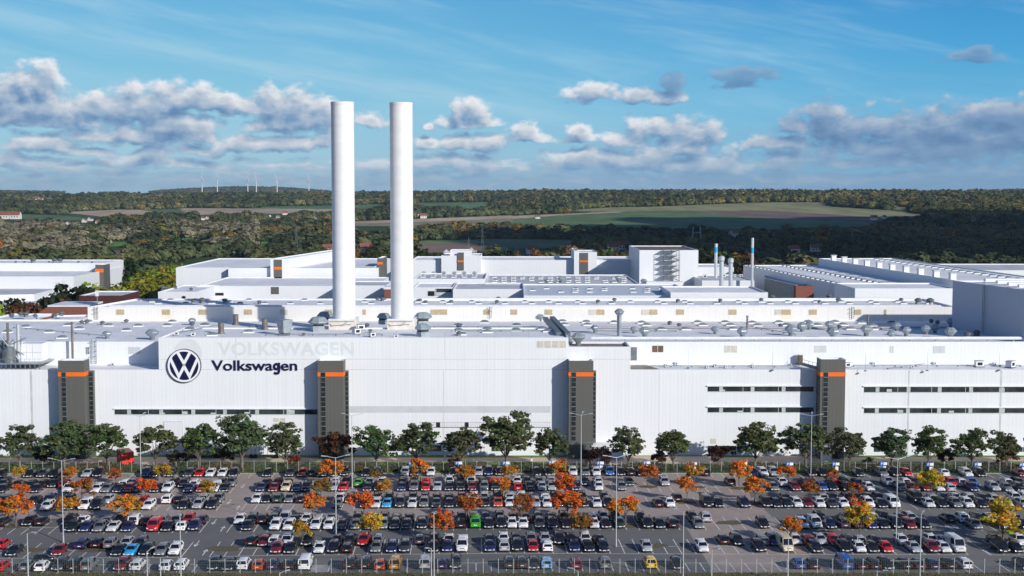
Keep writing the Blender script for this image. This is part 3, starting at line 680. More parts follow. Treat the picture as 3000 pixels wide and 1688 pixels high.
t.add([(p.x + rad * math.cos(2*math.pi*i/n), FY - .012, p.z + rad * math.sin(2*math.pi*i/n)) for i in range(n)], [tuple(range(n))], ghost_m); t.build('faded_disc', gh)
em = thing('round_emblem', 'round navy and white car maker emblem on the white front', 'emblem')
c0 = at_y(541, 1071, FY); ro = at_y(541 + 48.5, 1071, FY).x - c0.x
def disc(r0, r1, y0, y1, m, name, n=64):
    t = M(); vs = []
    for (r_, y) in ((r0, y0), (r1, y0), (r1, y1), (r0, y1)):
        vs += [(c0.x + r_ * math.cos(2*math.pi*i/n), y, c0.z + r_ * math.sin(2*math.pi*i/n)) for i in range(n)]
    fs = []
    for k in range(4):
        if r0 == 0 and k in (3,): continue
        fs += [(k*n + i, k*n + (i+1) % n, ((k+1) % 4)*n + (i+1) % n, ((k+1) % 4)*n + i) for i in range(n)]
    t.add(vs, fs, m); return t.build(name, em)
disc(ro * .985, ro * 1.02, FY - .62, FY - .02, navy_m, 'outer_rim')
disc(0, ro * .99, FY - .55, FY - .03, navy_m, 'disc')
disc(ro * .87, ro * .985, FY - .70, FY - .54, signwhite_m, 'white_ring')
t = M(); K = ro / 163.0
def stroke(pts, wd):
    P3 = [Vector((c0.x + x * K, 0, c0.z + z * K)) for x, z in pts]; hw = wd * K / 2; n = len(P3); L, Rr = [], []
    for i in range(n):
        d0 = (P3[i] - P3[i-1]).normalized() if i else (P3[1] - P3[0]).normalized()
        d1 = (P3[i+1] - P3[i]).normalized() if i < n - 1 else d0
        n0 = Vector((-d0.z, 0, d0.x)); n1 = Vector((-d1.z, 0, d1.x)); bb = (n0 + n1).normalized(); k = hw / max(.42, bb.dot(n0))
        L.append(P3[i] + bb * k); Rr.append(P3[i] - bb * k)
    for i in range(n - 1):
        q = [L[i], L[i+1], Rr[i+1], Rr[i]]; t.add([(v.x, y, v.z) for y in (FY - .68, FY - .545) for v in q], [(0,1,2,3), (7,6,5,4), (0,4,5,1), (1,5,6,2), (2,6,7,3), (3,7,4,0)], signwhite_m)
stroke([(-62, 134), (0, 22), (62, 134)], 27); stroke([(-133, 70), (-53, -106), (0, -6), (53, -106), (133, 70)], 27)
t.build('monogram', em)
# ---------------- twin chimneys ----------------
YCH = at_z(1500, 966, ZL - .35).y + 3.6
for (u, v, lab) in ((1003.5, 299, 'tall white round chimney, the left one of the pair'), (1174.5, 301, 'tall white round chimney, the right one of the pair')):
    root = thing('chimney', lab, 'chimney', (0, 0, 0), 0, 'pair of tall white chimneys')
    p = at_y(u + 5 * (1 if u < 1100 else .8), 930, YCH); rr_ = 33.2 * YCH / F; zt = at_y(u, v, YCH).z; zb = at_y(1500, 938, YCH - 3).z
    t = M(); t.lathe((p.x, YCH), [(rr_, zb - .5), (rr_, zt - .8)], concrete_m, 64); t.build('shaft', root)
    t = M(); t.lathe((p.x, YCH), [(rr_ + .05, zt - .8), (rr_ + .08, zt - .05), (rr_ - .1, zt), (rr_ - .35, zt), (rr_ - .35, zt - 3)], edge_m, 64); t.build('rim', root)
    t = M(); t.box(p.x - 3.6, p.x + 3.4, YCH - 3.4, YCH + 3.6, ZL - .5, zb, plinth_m)
    t.box(p.x - 3.7, p.x + 3.5, YCH - 3.5, YCH + 3.7, zb, zb + .25, edge_m); t.build('plinth', root)
    t = M(); y = YCH - 3.55
    for (a, c, d, e) in ((-3.2, .6, 2.2, 1.0), (-2.6, .5, -3.3, 1.2), (-.4, .5, 1.2, 1.7), (-3.4, 1.7, 2.9, 1.75)): t.tube((p.x + a, y, ZL + c), (p.x + d, y, ZL + e), .06, brown_m, 5)
    t.build('pipe_bracing', root)
# ---------------- small chimneys and roof plant ----------------
def flue(u, vt, vb, rpx, Y, lab, band=None, cap=True, m=steelw_m, grp='slim flues in front of the white tower block'):
    root = thing('steel_flue', lab, 'chimney', (0, 0, 0), 0, grp)
    p = at_y(u, vb, Y); zt = at_y(u, vt, Y).z; r_ = rpx * Y / F
    t = M(); t.lathe((p.x, Y), [(r_, p.z - .5), (r_, zt)], m, 20); t.build('shaft', root)
    if cap: t = M(); t.lathe((p.x, Y), [(r_ * 1.05, zt - r_ * 2.4), (r_ * 1.35, zt - r_ * 1.8), (r_ * 1.35, zt - .3), (r_ * .8, zt + .15)], m, 20); t.build('cap', root)
    if band: t = M(); t.lathe((p.x, Y), [(r_ * 1.02, at_y(u, band[1], Y).z), (r_ * 1.02, at_y(u, band[0], Y).z)], cyan_m, 20); t.build('blue_band', root)
    return root
YT = 545
flue(2097, 714, 812, 4.6, 560, 'slim steel flue with a blue band, left of the stubby pair', (724, 740), False)
flue(2113, 751, 853, 6.6, 520, 'stubby steel flue with a collar, the taller of the two side by side')
flue(2140, 757, 853, 6.2, 520, 'stubby steel flue with a collar, the shorter of the two side by side')
flue(2203, 697, 842, 4.0, 530, 'tallest slim steel flue with a blue band, standing apart on the right', (726, 742), False)
def ladder(u0, u1, v0, v1, Y, lab, cat='ladder', name='wall_ladder'):
    a, c = at_y(u0, v1, Y), at_y(u1, v0, Y); t = M()
    t.tube((a.x, Y, a.z), (a.x, Y, c.z), .06, galvd_m, 4); t.tube((c.x, Y, a.z), (c.x, Y, c.z), .06, galvd_m, 4)
    n = int((c.z - a.z) / .6)
    for i in range(n): z = a.z + .6 * i; t.box(a.x, c.x, Y - .04, Y + .04, z, z + .07, galvd_m)
    for z in np.arange(a.z + 2, c.z, 1.2): t.box(a.x - .1, c.x + .1, Y - .7, Y - .64, z, z + .06, galvd_m); t.box(a.x - .1, a.x, Y - .7, Y, z, z + .06, galvd_m); t.box(c.x, c.x + .1, Y - .7, Y, z, z + .06, galvd_m)
    tag(t.build(name), lab, cat)
ladder(269, 281, 992, 1066, YR - .5, 'caged steel ladder on the recessed wall above the first stair tower')
ladder(1434, 1440, 898, 932, Y2 - .5, 'caged ladder on the low wall right of the twin chimneys'); ladder(2494, 2502, 898, 934, Y2 - .5, 'caged ladder on the low wall beside the far right louvres')
ladder(278, 286, 897, 936, Y2 - .5, 'caged ladder at the left end of the louvred low wall')
# hood vents
def hood_parts(kind):
    out = []
    if kind == 'hood':
        t = M(); t.lathe((0, 0), [(.55, 0), (.55, .7)], galvd_m, 8, False); out.append(('base', t.mesh('base')))
        t = M(); t.lathe((0, 0), [(.6, .65), (1.45, 1.5), (1.5, 1.62)], galv_m, 8, False, 1, .8); out.append(('lower_cone', t.mesh('lower_cone')))
        t = M(); t.lathe((0, 0), [(1.5, 1.62), (1.45, 1.75), (.75, 2.35), (.7, 2.38)], galv_m, 8, False, 1, .8); out.append(('hood', t.mesh('hood')))
    elif kind == 'mushroom':
        t = M(); t.box(-1.1, 1.1, -.9, .9, 0, 1.1, galv_m); t.box(-1.0, 1.0, -.8, .8, 1.1, 1.5, dark_m); out.append(('base', t.mesh('base')))
        t = M(); t.lathe((0, 0), [(1.4, 1.45), (2.0, 1.75), (2.0, 1.95), (1.25, 2.75), (.9, 2.85)], galv_m, 8, False, 1, .8); out.append(('hood', t.mesh('hood')))
    elif kind == 'cowl':
        t = M(); t.box(-.5, .5, -.5, .5, 0, .55, galvd_m); out.append(('base', t.mesh('base')))
        t = M(); t.lathe((0, 0), [(.45, .5), (.95, .85), (.95, 1.05), (.35, 1.45)], galvd_m, 10); out.append(('hood', t.mesh('hood')))
    elif kind == 'stack':
        t = M(); t.lathe((0, 0), [(1.0, 0), (1.0, .2)], galvd_m, 16); out.append(('base', t.mesh('base')))
        t = M(); t.lathe((0, 0), [(.72, .15), (.72, 2.6), (.8, 2.65), (.8, 2.8), (.5, 2.8)], brown_m, 18); out.append(('pipe', t.mesh('pipe')))
    elif kind == 'mast':
        t = M(); t.lathe((0, 0), [(.35, 0), (.35, .2)], galvd_m, 8); out.append(('base', t.mesh('base')))
        t = M(); t.tube((0, 0, .1), (0, 0, 4.6), .055, galv_m, 5, .02); out.append(('rod', t.mesh('rod')))
    elif kind == 'box':
        t = M(); t.box(-.9, .9, -.7, .7, 0, .25, galvd_m); out.append(('base', t.mesh('base')))
        t = M(); t.box(-.8, .8, -.6, .6, .25, 1.3, edge_m); t.box(-.86, .86, -.66, .66, 1.3, 1.4, galv_m); t.box(-.5, .5, -.62, -.6, .45, 1.05, dark_m); out.append(('housing', t.mesh('housing')))
    return out
CATN = {'hood': ('hood_vent', 'roof vent', 'steel hood vent'), 'mushroom': ('mushroom_vent', 'roof vent', 'mushroom shaped vent'), 'cowl': ('cowl_vent', 'roof vent', 'dark round cowl'),
        'stack': ('vent_stack', 'roof stack', 'brown exhaust stack'), 'mast': ('lightning_rod', 'lightning rod', 'thin lightning rod'), 'box': ('roof_unit', 'roof unit', 'small boxy roof unit')}
PROTO = {}; TALLY = {}
def vents(kind, pts, z, where, grp):
    pts = sorted(pts); k_ = .86 if kind in ('hood', 'box') else .8 if kind == 'cowl' else 1.0
    for i, pt in enumerate(pts):
        u, v = pt[:2]; s = pt[2] if len(pt) > 2 else 1.0; p = at_z(u, v, z)
        nm, cat, look = CATN[kind]
        size = 'large ' if s >= 1.25 else 'little ' if s <= .7 else ''
        lab = f"{size}{look}, {nth(i+1)} from left {where}" if len(pts) > 1 else f"{size}{look} {where}"
        if kind not in PROTO:
            rt = thing(nm, lab, cat, p, 0, grp); ps = [mkobj(a, me_, rt) for a, me_ in hood_parts(kind)]; PROTO[kind] = (rt, ps); rt.scale = (s * k_,) * 3; rt.rotation_euler.z = .2
        else: dup(*PROTO[kind], p, (i * .37) % .8, lab, s * k_, grp)
zr = ZR - .5; zl = ZL - .35
vents('hood', [(314,993),(446,996,1.35),(1743,975),(1889,990,1.35),(2095,979),(2175,990,1.3),(2317,984,1.4),(2350,972,1.2),(2371,966,1.1),(2431,968,1.25),(2440,992,1.4),(2538,985,1.4),(2627,970,1.1),(2655,985,1.2),(2611,993),(2739,976,1.1),(2713,980,1.2),(2787,960,1.3),(2784,992,1.4),(2949,983,.9),(1857,977,.9),(1584,941),(563,953)], zr, 'among the hoods on the front roof', 'hood vents on the front roof')
vents('hood', [(1694,1012,1.5),(1671,1003,.8)], ZN - .5, 'beside the third stair tower', 'hood vents in the notch')
vents('mushroom', [(933,971,1.3),(954,950,1.2),(1125,950,1.05),(1239,955,1.25),(1239,986,1.1)], zl, 'around the chimney feet', 'mushroom vents by the chimneys')
vents('stack', [(648,978),(691,952),(776,966)], zl, 'on the roof left of the chimneys', 'exhaust stacks left of the chimneys')
vents('cowl', [(563,956),(890,985,.7),(1075,960),(1085,975,.8),(1345,963),(1345,984)], zl, 'on the roof behind the lettering', 'cowls behind the lettering')
vents('cowl', [(1962,952),(1990,959),(2074,935),(2175,940),(2700,940),(2728,946),(2746,950),(2460,965),(2287,960),(2835,990,1.4),(2861,985,1.4),(240,950),(300,952),(370,947),(255,950)], zr, 'on the pale front roof', 'cowls on the front roof')
vents('cowl', [(566,889),(592,889,1.5),(658,888,1.2),(538,878),(760,891),(1106,882),(1121,882),(1247,891),(1322,890),(1456,890),(1460,880),(1986,887),(2110,886),(2230,884),(2400,889,.9),(2262,878,1.3),(2429,876,1.3),(2456,886,1.2),(2690,891,1.6),(2725,891,1.6),(1230,886),(1752,889),(1800,884),(2640,884)], Z2 - .5, 'on the middle hall roof', 'cowls on the middle hall')
vents('mast', [(2016,1079),(2263,1086),(2535,1088),(2716,1087),(2927,1086),(161,975)], Z0 - .2, 'along the lower front roof edge', 'lightning rods along the roof edge')
vents('box', [(2070,1079,.6),(2095,1076,.6),(2125,1079,.6),(2205,1069,.6),(2205,1077,.6),(2483,1076,1.0),(2558,1070,.6),(2672,1079,.6),(2737,1070,.6),(2868,1076,1.4),(2913,1071,.6),(2960,1078,1.5),(1950,1076,.6),(1980,1070,.6),(330,1072,.6),(372,1066,.6)], Z0 - .3, 'on the lower roof strip', 'small units on the lower roof strip')
vents('box', [(1057,968,1.3),(1044,980,1.3),(1090,988,1),(1160,990,.7),(518,983,.7),(565,985,.8)], zl, 'on the lettered block roof', 'units on the lettered block')
# tall square pipe hood
def one(name, lab, cat, build):
    rt = thing(name, lab, cat); build(rt); return rt
def b_(rt):
    p = at_z(1814, 985, zr); t = M(); t.lathe((p.x, p.y), [(.62, zr), (.62, zr + 5.6)], galv_m, 4, False); t.build('duct', rt)
    t = M(); t.lathe((p.x, p.y), [(.65, zr + 5.5), (1.3, zr + 6.3), (1.3, zr + 6.5), (.55, zr + 7.2)], galv_m, 8, False); t.build('hood', rt)
one('tall_duct', 'tall square steel duct with pointed hood standing on the front roof', 'roof duct', b_)
def b_(rt):
    p = at_z(834, 983, zl); t = M(); t.box(p.x - 1.25, p.x + 1.25, p.y - .8, p.y + .8, zl, zl + .7, galvd_m); t.build('base', rt)
    t = M(); t.lathe((p.x, p.y), [(1.5, zl + .7), (1.9, zl + 3.0), (2.1, zl + 3.7), (2.1, zl + 3.9)], galv_m, 4, False); t.build('funnel', rt)
one('square_duct', 'flaring square blue-grey duct on the roof left of the chimneys', 'roof duct', b_)
for (u, vb, vt_, Y_, zz, lab) in ((2189, 965, 926, 0, zr, 'thin brown exhaust pipe behind the large rusty hood'), (2542, 962, 923, 0, zr, 'thin dark exhaust pipe amid the right-hand hoods'), (213, 1050, 945, 0, 0, 'tall dark exhaust pipe rising behind the first stair tower')):
    p = at_z(u, vb, zz) if zz else at_y(u, vb, YR - 2); t = M(); z1 = at_y(u, vt_, p.y).z
    rt = thing('exhaust_pipe', lab, 'exhaust pipe'); t.tube((p.x, p.y, zz or Z0 - .4), (p.x, p.y, z1), .28, brown_m, 10); t.build('pipe', rt)
    t = M(); t.tube((p.x, p.y, z1 - .3), (p.x, p.y, z1 + .1), .36, galvd_m, 10); t.build('collar', rt)
# long white pipe along the roof edge with trestles
rt = thing('white_pipeline', 'long thick white pipe running along the edge of the right front roof', 'pipe')
t = M(); a = at_z(1725, 990, zr); c = at_z(3080, 990, zr); yy = YR + 3.2; t.tube((a.x, yy, zr + 1.0), (c.x, yy, zr + 1.0), .42, edge_m, 12); t.build('pipe', rt)
t = M()
for x in np.arange(a.x + 2, c.x, 6.5): t.box(x - .12, x + .12, yy - .3, yy + .3, zr, zr + .7, galv_m)
t.build('trestles', rt)
rt = thing('cable_tray', 'rust-brown cable tray crossing the middle of the right front roof', 'cable tray')
t = M(); p = at_z(1500, 963, zr); t.box(xn + 8, 120, p.y - .35, p.y + .35, zr + .15, zr + .55, mat('faded_brown', (.50, .44, .40), .8, .15, .4)); t.build('tray', rt)
# diagonal conveyor housing
rt = thing('conveyor_housing', 'dark grey sloping conveyor housing cutting across the roof beside the lettered block', 'conveyor')
for (p1, p2) in (((1597, 938), (1637, 984)), ((1617, 936), (1664, 986))):
    a, c = at_z(*p1, zl), at_z(*p2, zl); t = M(); d = (c - a).normalized(); n_ = Vector((-d.y, d.x, 0)) * .65
    vs = [a - n_, c - n_, c + n_, a + n_]; t.add([(q.x, q.y, zl) for q in vs] + [(q.x, q.y, zl + .9) for q in vs], [(0,1,5,4),(1,2,6,5),(2,3,7,6),(3,0,4,7),(4,5,6,7)], mat('dark_blue_grey_metal', (.16, .19, .22), .5, .15, .6)); t.build('duct', rt)
# cable and pipe runs over the front roofs
for i, (u0, v0, u1, v1, z_, r_, lab) in enumerate(((1335,972,1600,972,zl,.14,'thin pipe run on the lettered block, front one'), (1210,961,1590,961,zl,.12,'thin pipe run on the lettered block, rear one'), (520,978,640,956,zl,.10,'short slanting cable run behind the emblem'), (780,983,1120,983,zl,.12,'pipe run in front of the chimney plinths'),
        (150,940,560,940,zr,.16,'pipe run along the foot of the louvred wall, left part'), (1700,941,2590,941,zr,.16,'pipe run along the foot of the louvred wall, right part'), (1750,972,1980,972,zr,.12,'thin conduit near the tall square duct'), (2200,961,2330,983,zr,.10,'slanting conduit between the hoods on the right'), (40,962,300,986,zr,.10,'slanting conduit on the far left front roof'), (1905,1076,2330,1076,Z0 - .3,.12,'conduit along the lower roof left of the gangway'), (2500,1074,2990,1074,Z0 - .3,.12,'conduit along the lower roof at the right end'), (2600,1083,2720,1068,Z0 - .3,.08,'slanting cable on the lower roof above the right windows'))):
    a, c = at_z(u0, v0, z_), at_z(u1, v1, z_); rt = thing('pipe_run', lab, 'pipe'); t = M(); t.tube(a + Vector((0, 0, .35)), c + Vector((0, 0, .35)), r_, galv_m, 6); t.build('pipe', rt); t = M(); n = max(2, int((c - a).length / 5))
    for k in range(n + 1): p = a.lerp(c, k / n); t.box(p.x - .12, p.x + .12, p.y - .25, p.y + .25, z_, z_ + .3, galvd_m)
    t.build('supports', rt)
# left plant: platform with pipes and tanks
rt = thing('filter_plant', 'silver pipes, white tanks and grey deck of the plant at the far left roof', 'plant')
t = M(); a = at_y(-20, 1072, FY + 1.5); c = at_y(122, 1066, FY + 1.5); t.box(a.x, c.x, FY + 1.2, YR - .4, Z0 + 1.1, Z0 + 1.35, galv_m); t.build('deck', rt)
t = M()
for u in range(-10, 122, 14): x = at_y(u, 1066, FY + 1.5).x; t.box(x - .1, x + .1, FY + 1.3, FY + 1.5, Z0 - .3, Z0 + 1.1, galvd_m); t.box(x - .03, x + .03, FY + 1.25, FY + 1.3, Z0 + 1.35, Z0 + 2.4, galv_m)
t.box(a.x, c.x, FY + 1.22, FY + 1.28, Z0 + 2.35, Z0 + 2.42, galv_m); t.build('railing', rt)
for (u0, u1) in ((62, 76), (78, 94), (96, 122)):
    p, q = at_y(u0, 1055, FY + 5), at_y(u1, 1007, FY + 5); t = M(); t.box(p.x, q.x, FY + 5, FY + 9, Z0 + 1.36, q.z, signwhite_m); t.box(p.x + .1, q.x - .1, FY + 4.94, FY + 5, p.z + 1.8, p.z + 1.95, greypanel_m); t.build('tank', rt)
for (u, v, r_, mm_) in ((25, 946, .3, brown_m), (55, 950, .42, steelw_m)):
    p = at_y(u, 1060, FY + 4); t = M(); t.tube((p.x, FY + 4, Z0 + 1.3), (p.x, FY + 4, at_y(u, v, FY + 4).z), r_, mm_, 12); t.build('exhaust_pipe', rt)
for k, (u0, u1, v0, v1) in enumerate(((0, 60, 985, 1060), (6, 70, 1000, 1040), (30, 76, 1010, 990), (-6, 40, 1040, 995), (12, 12, 1060, 985), (40, 42, 1060, 1000), (58, 62, 1055, 985))):
    t = M(); t.tube(at_y(u0, v0, FY + 3 + k * .3), at_y(u1, v1, FY + 3 + k * .3), .16, galv_m, 8); t.build('pipe', rt)
t = M(); p = at_y(28, 1050, FY + 3); t.lathe((p.x, FY + 3), [(1.6, Z0 + 1.3), (1.6, Z0 + 4.2), (.8, Z0 + 5.2)], galvd_m, 16); t.build('vessel', rt)
t = M(); p = at_y(5, 1040, FY + 5); t.box(p.x - 1.2, p.x + 1.0, FY + 5, FY + 7, Z0 + 1.3, at_y(5, 1000, FY + 5).z, galvd_m); t.build('cabinet', rt)
# ---------------- back halls ----------------
def poly_px(pts, z): return [at_z(u, v, z).to_tuple()[:2] for u, v in pts]
def fbox(u0, u1, v0, Y, depth, zb, name, lab, wm=None, rm=None, cat='building', par=.45, group=None, kx=0):
    """front face from column u0 to u1 at distance Y, top edge at photo row v0, going `depth` metres back"""
    x0, x1 = at_y(u0, v0, Y).x, at_y(u1, v0, Y).x; zt = at_y(1500, v0, Y).z
    root = thing(name, lab, cat, (0, 0, 0), 0, group); w, r = M(), M()
    prism(w, r, [(x0, Y), (x1, Y), (x1 + kx, Y + depth), (x0 + kx, Y + depth)], zb, zt, wm or wall3_m, rm or roof_m, par)
    w.build('wall', root); r.build('roof', root); root['zt'] = zt; return root, zt
def decal(root, u0, u1, v0, v1, Y, m, name, d=.1):
    p, q = at_y(u0, v1, Y), at_y(u1, v0, Y); t = M(); t.box(p.x, q.x, Y - d, Y + .02, p.z, q.z, m); t.build(name, root)
# hall 3, left of the chimneys
h3, z3 = fbox(515, 1092, 784, 560, 82, 0, 'white_hall', 'tall white hall behind and left of the chimneys with a raised spine', roof_m and wall3_m)
t = M(); p, q = at_y(670, 784, 557), at_y(1108, 784, 557); t.box(p.x, q.x, 556, 560 - .01, 0, z3 - 4.3 + 4.3, wall_m); t.build('front_bay', h3)
x0, x1 = at_y(792, 760, 554).x, at_y(838, 760, 554).x; zt = at_y(1500, 758, 554).z
w, r = M(), M(); prism(w, r, [(x0, 554), (x1, 554), (x1 + 16, 662), (x0 + 16 , 662)], z3 - 6, zt, wall3_m, roof_m); w.build('spine', h3); r.build('spine_roof', h3)
t = M(); t.box(x0, x1, 554.2, 556, 0, z3 - 5.5, wall3_m); t.build('spine_base', h3)
def gpanel(root, u0, u1, v0, v1, b0, b1, Y):
    decal(root, u0, u1, v0, v1, Y, greyc_m, 'grey_panel', .35); decal(root, u0 - .3, u1 + .3, b0, b1, Y, orange_m, 'orange_band', .42)
gpanel(h3, 804, 826, 761, 836, 782, 790, 554)
t3, _ = fbox(1105, 1121, 757, 575, 20, 0, 'stair_tower', 'narrow grey stair tower on the right corner of the tall white hall', greyc_m, roof_m, 'stair tower')
decal(t3, 1104.6, 1121.3, 768, 775, 575, orange_m, 'orange_band', .08)
h3l, z = fbox(463, 575, 855, 470, 36, 0, 'white_annex', 'low white annex with small roof domes in front of the tall white hall', wall3_m, roof_m, kx=0)
w, r = M(), M(); xx = at_y(575, 855, 470).x
for (u, v, s) in ((437, 846, 1.3), (445, 845, 1.0), (475, 842, .9), (520, 848, 1.0)): vents('cowl', [(u + 40, v + 4, s)], z - .4, f'near column {nth(len(TALLY) + 1)} on the low white annex', 'domes on the annex'); TALLY[len(TALLY)] = 1
h3b, zb_ = fbox(575, 1100, 838, 500, 54, 0, 'white_hall', 'low white strip building at the foot of the tall white hall', wall3_m, roof_m)
decal(h3b, 794, 817, 841, 862, 500, greyc_m, 'grey_panel', .1)
decal(h3b, 590, 655, 858, 866, 500, dark_m, 'window', .1)
fbox(990, 1130, 836.5, 488, 26, 0, 'low_hall', 'low hall with grey felt roof and skylights between the chimneys', wall3_m, roofg_m)[0]
bk = thing('brick_hut', 'small red brick hut glimpsed between the two chimneys', 'building'); t = M(); p = at_y(1126, 848, 480); q = at_y(1150, 868, 480); t.box(p.x, q.x, 480, 486, 0, p.z, brick_m); t.build('wall', bk); t = M(); t.box(p.x - .3, q.x + .3, 479.7, 486.3, p.z, p.z + .9, edge_m); t.build('roof', bk)
# hall 4, the long far wall
h4, z4 = fbox(1205, 1860, 762, 602, 36, 0, 'far_hall', 'long white hall wall closing the site at the back', wall3_m, roof_m)
def step(root, u0, u1, v0, Y, dep, nm, zb=0):
    x0, x1 = at_y(u0, v0, Y).x, at_y(u1, v0, Y).x; zt = at_y(1500, v0, Y).z; w, r = M(), M(); prism(w, r, rect(x0, x1, Y, Y + dep), zb, zt, wall3_m, roof_m, .3); w.build(nm, root); r.build(nm + '_roof', root)
step(h4, 1293, 1409, 749, 599, 24, 'head_block'); step(h4, 1318, 1380, 734, 600.2, 14, 'top_block', 20)
gpanel(h4, 1340, 1359, 740, 792, 763, 768, 599)
step(h4, 1694, 1749, 739, 599, 24, 'lift_block'); step(h4, 1682, 1693.8, 735, 598.4, 32, 'side_block')
gpanel(h4, 1698, 1723, 741, 803, 763, 768, 599)
m1, z = fbox(1211, 1421, 817, 500, 36, 0, 'middle_block', 'grey-roofed block with rows of skylights below the far wall', wall3_m, roofg_m)
m2, z_ = fbox(1211, 1327, 842, 470, 26, 0, 'middle_block', 'plain white block with two dark openings right of the second chimney', wall3_m, roof_m)
decal(m2, 1254, 1273, 853, 867, 470, dark_m, 'opening', .15); decal(m2, 1276, 1324, 845, 866, 470, frame_m, 'door_frame', .2); decal(m2, 1279, 1322, 846, 856, 470, glass_m, 'opening', .3)
m3, zz3 = fbox(1327, 1535, 847, 462, 34, 0, 'middle_block', 'white walled block with a darker grey felt roof, mid site', wall3_m, roofg_m)
m4, z4b = fbox(1421, 1875, 834, 490, 62, 0, 'flat_roofed_hall', 'wide hall under a pale grey roof with many rows of skylights', wall3_m, roofg_m)
m5, z5 = fbox(1535, 2040, 866, 430, 56, 0, 'flat_roofed_hall', 'low hall under a bluish ribbed roof in the middle of the site', wall3_m, mat('bluish_ribbed_roof', (.76, .79, .84), .6, .1, .2, stretch=(.2, 2.5, 1), col2=(.60, .64, .70), fine=.25))
m6, z6 = fbox(1965, 2250, 857, 425, 30, 0, 'middle_block', 'white block with a dark shaded left flank, right of the ribbed roof', wall3_m, roof_m)
def skygrid(root, us, vs, z, me=SKY_S, drop=.15, sx=0):
    rs = random.Random(int(z * 10)); pts = []
    for j, v in enumerate(vs):
        for u in us:
            if rs.random() > drop: pts.append((u + sx * j + rs.uniform(-1.5, 1.5), v))
    skylights(root, pts[:98], z, me)
skygrid(m1, range(1240, 1415, 30), (801, 805, 809, 813), at_y(1500, 817, 500).z - .45, SKY_S)
skygrid(m4, range(1450, 1850, 27), (813, 818, 823, 828), z4b - .45, SKY_S, .2)
skygrid(m5, range(1560, 1960, 42), (847, 852, 857), z5 - .45, SKY_S, .5)
vents('hood', [(1603,832,.9),(1644,828,1.15),(1812,827,1.25),(1886,835,1.1)], z4b - .4, 'on the skylit hall roof', 'hoods on the skylit hall')
# white tower block with outside stair
tb, ztb = fbox(1873.5, 2046, 733, 560, 50, 0, 'tower_block', 'white cube-shaped tower block with zigzag outside stair', wall3_m, mat('brown_roof_gravel', (.20, .15, .14), .9, .2, .6))
t = M(); a = at_y(1890, 818, 559); c = at_y(1990, 818, 559); t.box(a.x, c.x + 1, 553, 559.99, 0, at_y(1500, 826, 553).z, wall3_m); t.build('lean_to', tb)
st = thing('outside_stair', 'zigzag steel stair scaffold climbing the white tower block', 'stair')
t = M(); xa, xb = at_y(1944, 800, 557).x, at_y(1990, 800, 557).x; za, zb2 = at_y(1944, 822, 557).z, at_y(1944, 732, 557).z
for x in (xa, (xa + xb) / 2, xb):
    for y in (556.0, 559.0): t.tube((x, y, za), (x, y, zb2), .09, galvd_m, 5)
t.build('frame', st); n = 6; h = (zb2 - za) / n
for i in range(n):
    z0_ = za + i * h; t = M(); t.box(xa - .1, xb + .1, 555.9, 559.2, z0_ + h - .12, z0_ + h, galv_m); t.build('landing', st)
    t = M(); s_ = 1 if i % 2 else -1; A_, B_ = (xa, xb) if s_ > 0 else (xb, xa)
    t.tube((A_, 556.3, z0_), (B_, 556.3, z0_ + h), .22, galvd_m, 4); t.tube((A_, 556.0, z0_ + 1), (B_, 556.0, z0_ + h + 1), .07, galvd_m, 4); t.build('flight', st)
lb, zlb = fbox(2057, 2210, 822, 535, 40, 0, 'low_plant_building', 'low white plant building behind the four steel flues', wall3_m, roofg_m)
fbox(2046, 2150, 783, 600, 30, 0, 'rear_annex', 'white annex right behind the tower block', wall3_m, roof_m)
vents('box', [(2065,815,1.2),(2120,812,1),(2150,812,1),(2170,812,1)], zlb - .4, 'on the low plant building', 'units on the plant building')
# right-hand halls running away from the camera
def longhall(name, lab, near_u, far_u, vn, vf, z, width, wm, zb=0, rm=None):
    """left flank seen in shade from near column to far column with roof edge rows vn, vf at height z"""
    a = at_z(near_u, vn, z); c = at_z(far_u, vf, z); d = (c - a).normalized(); n_ = Vector((d.y, -d.x, 0))
    root = thing(name, lab, 'factory hall'); w, r = M(), M()
    pl = [a, a + n_ * width, c + n_ * width, c]; prism(w, r, [(p.x, p.y) for p in pl], zb, z, wm, rm or roof_m, .35); w.build('wall', root); r.build('roof', root)
    return root, a, c, d, n_
hf, a, c, d, n_ = longhall('long_hall', 'long low hall at the right edge with two rows of white skylights', 2506, 2178, 843, 777, 31.5, 44, wall3_m)
k = 0
for q in np.linspace(.03, .96, 24):
    p = a.lerp(c, q) + n_ * 1.4; mkobj('skylight', SKY_ME, hf, (p.x, p.y, 31.2)).rotation_euler.z = math.atan2(d.y, d.x)
    p = a.lerp(c, q) + n_ * 17; mkobj('skylight', SKY_ME, hf, (p.x, p.y, 31.2)).rotation_euler.z = math.atan2(d.y, d.x)
he, a, c, d, n_ = longhall('spine_hall', 'raised long hall with a row of white box vents along its near edge', 2806, 2398, 823, 757, 34.5, 34, wall3_m)
for q in np.linspace(.9, .06, 10):
    p = a.lerp(c, q) + n_ * 2.0; lab = f"white box vent, {nth(1 + int(round((.9 - q) / .0933)))} from the far end along the raised long hall"
    rt = thing('box_vent', lab, 'roof vent', (p.x, p.y, 34.2), 0, 'white box vents on the raised long hall'); t = M(); t.box(-.95, .95, -1.1, 1.1, 0, 2.2, edge_m); t.build('housing', rt); t = M(); t.box(-1.15, 1.15, -1.3, 1.3, 2.2, 2.5, greypanel_m); t.build('cap', rt)
for q in np.linspace(.05, .95, 22):
    p = a.lerp(c, q) + n_ * 24; mkobj('skylight', SKY_ME, he, (p.x, p.y, 34.2))
fbox(2843, 3200, 792, 640, 60, 0, 'rear_hall', 'distant white hall wall at the right edge behind the raised hall', wall3_m, roofg_m)
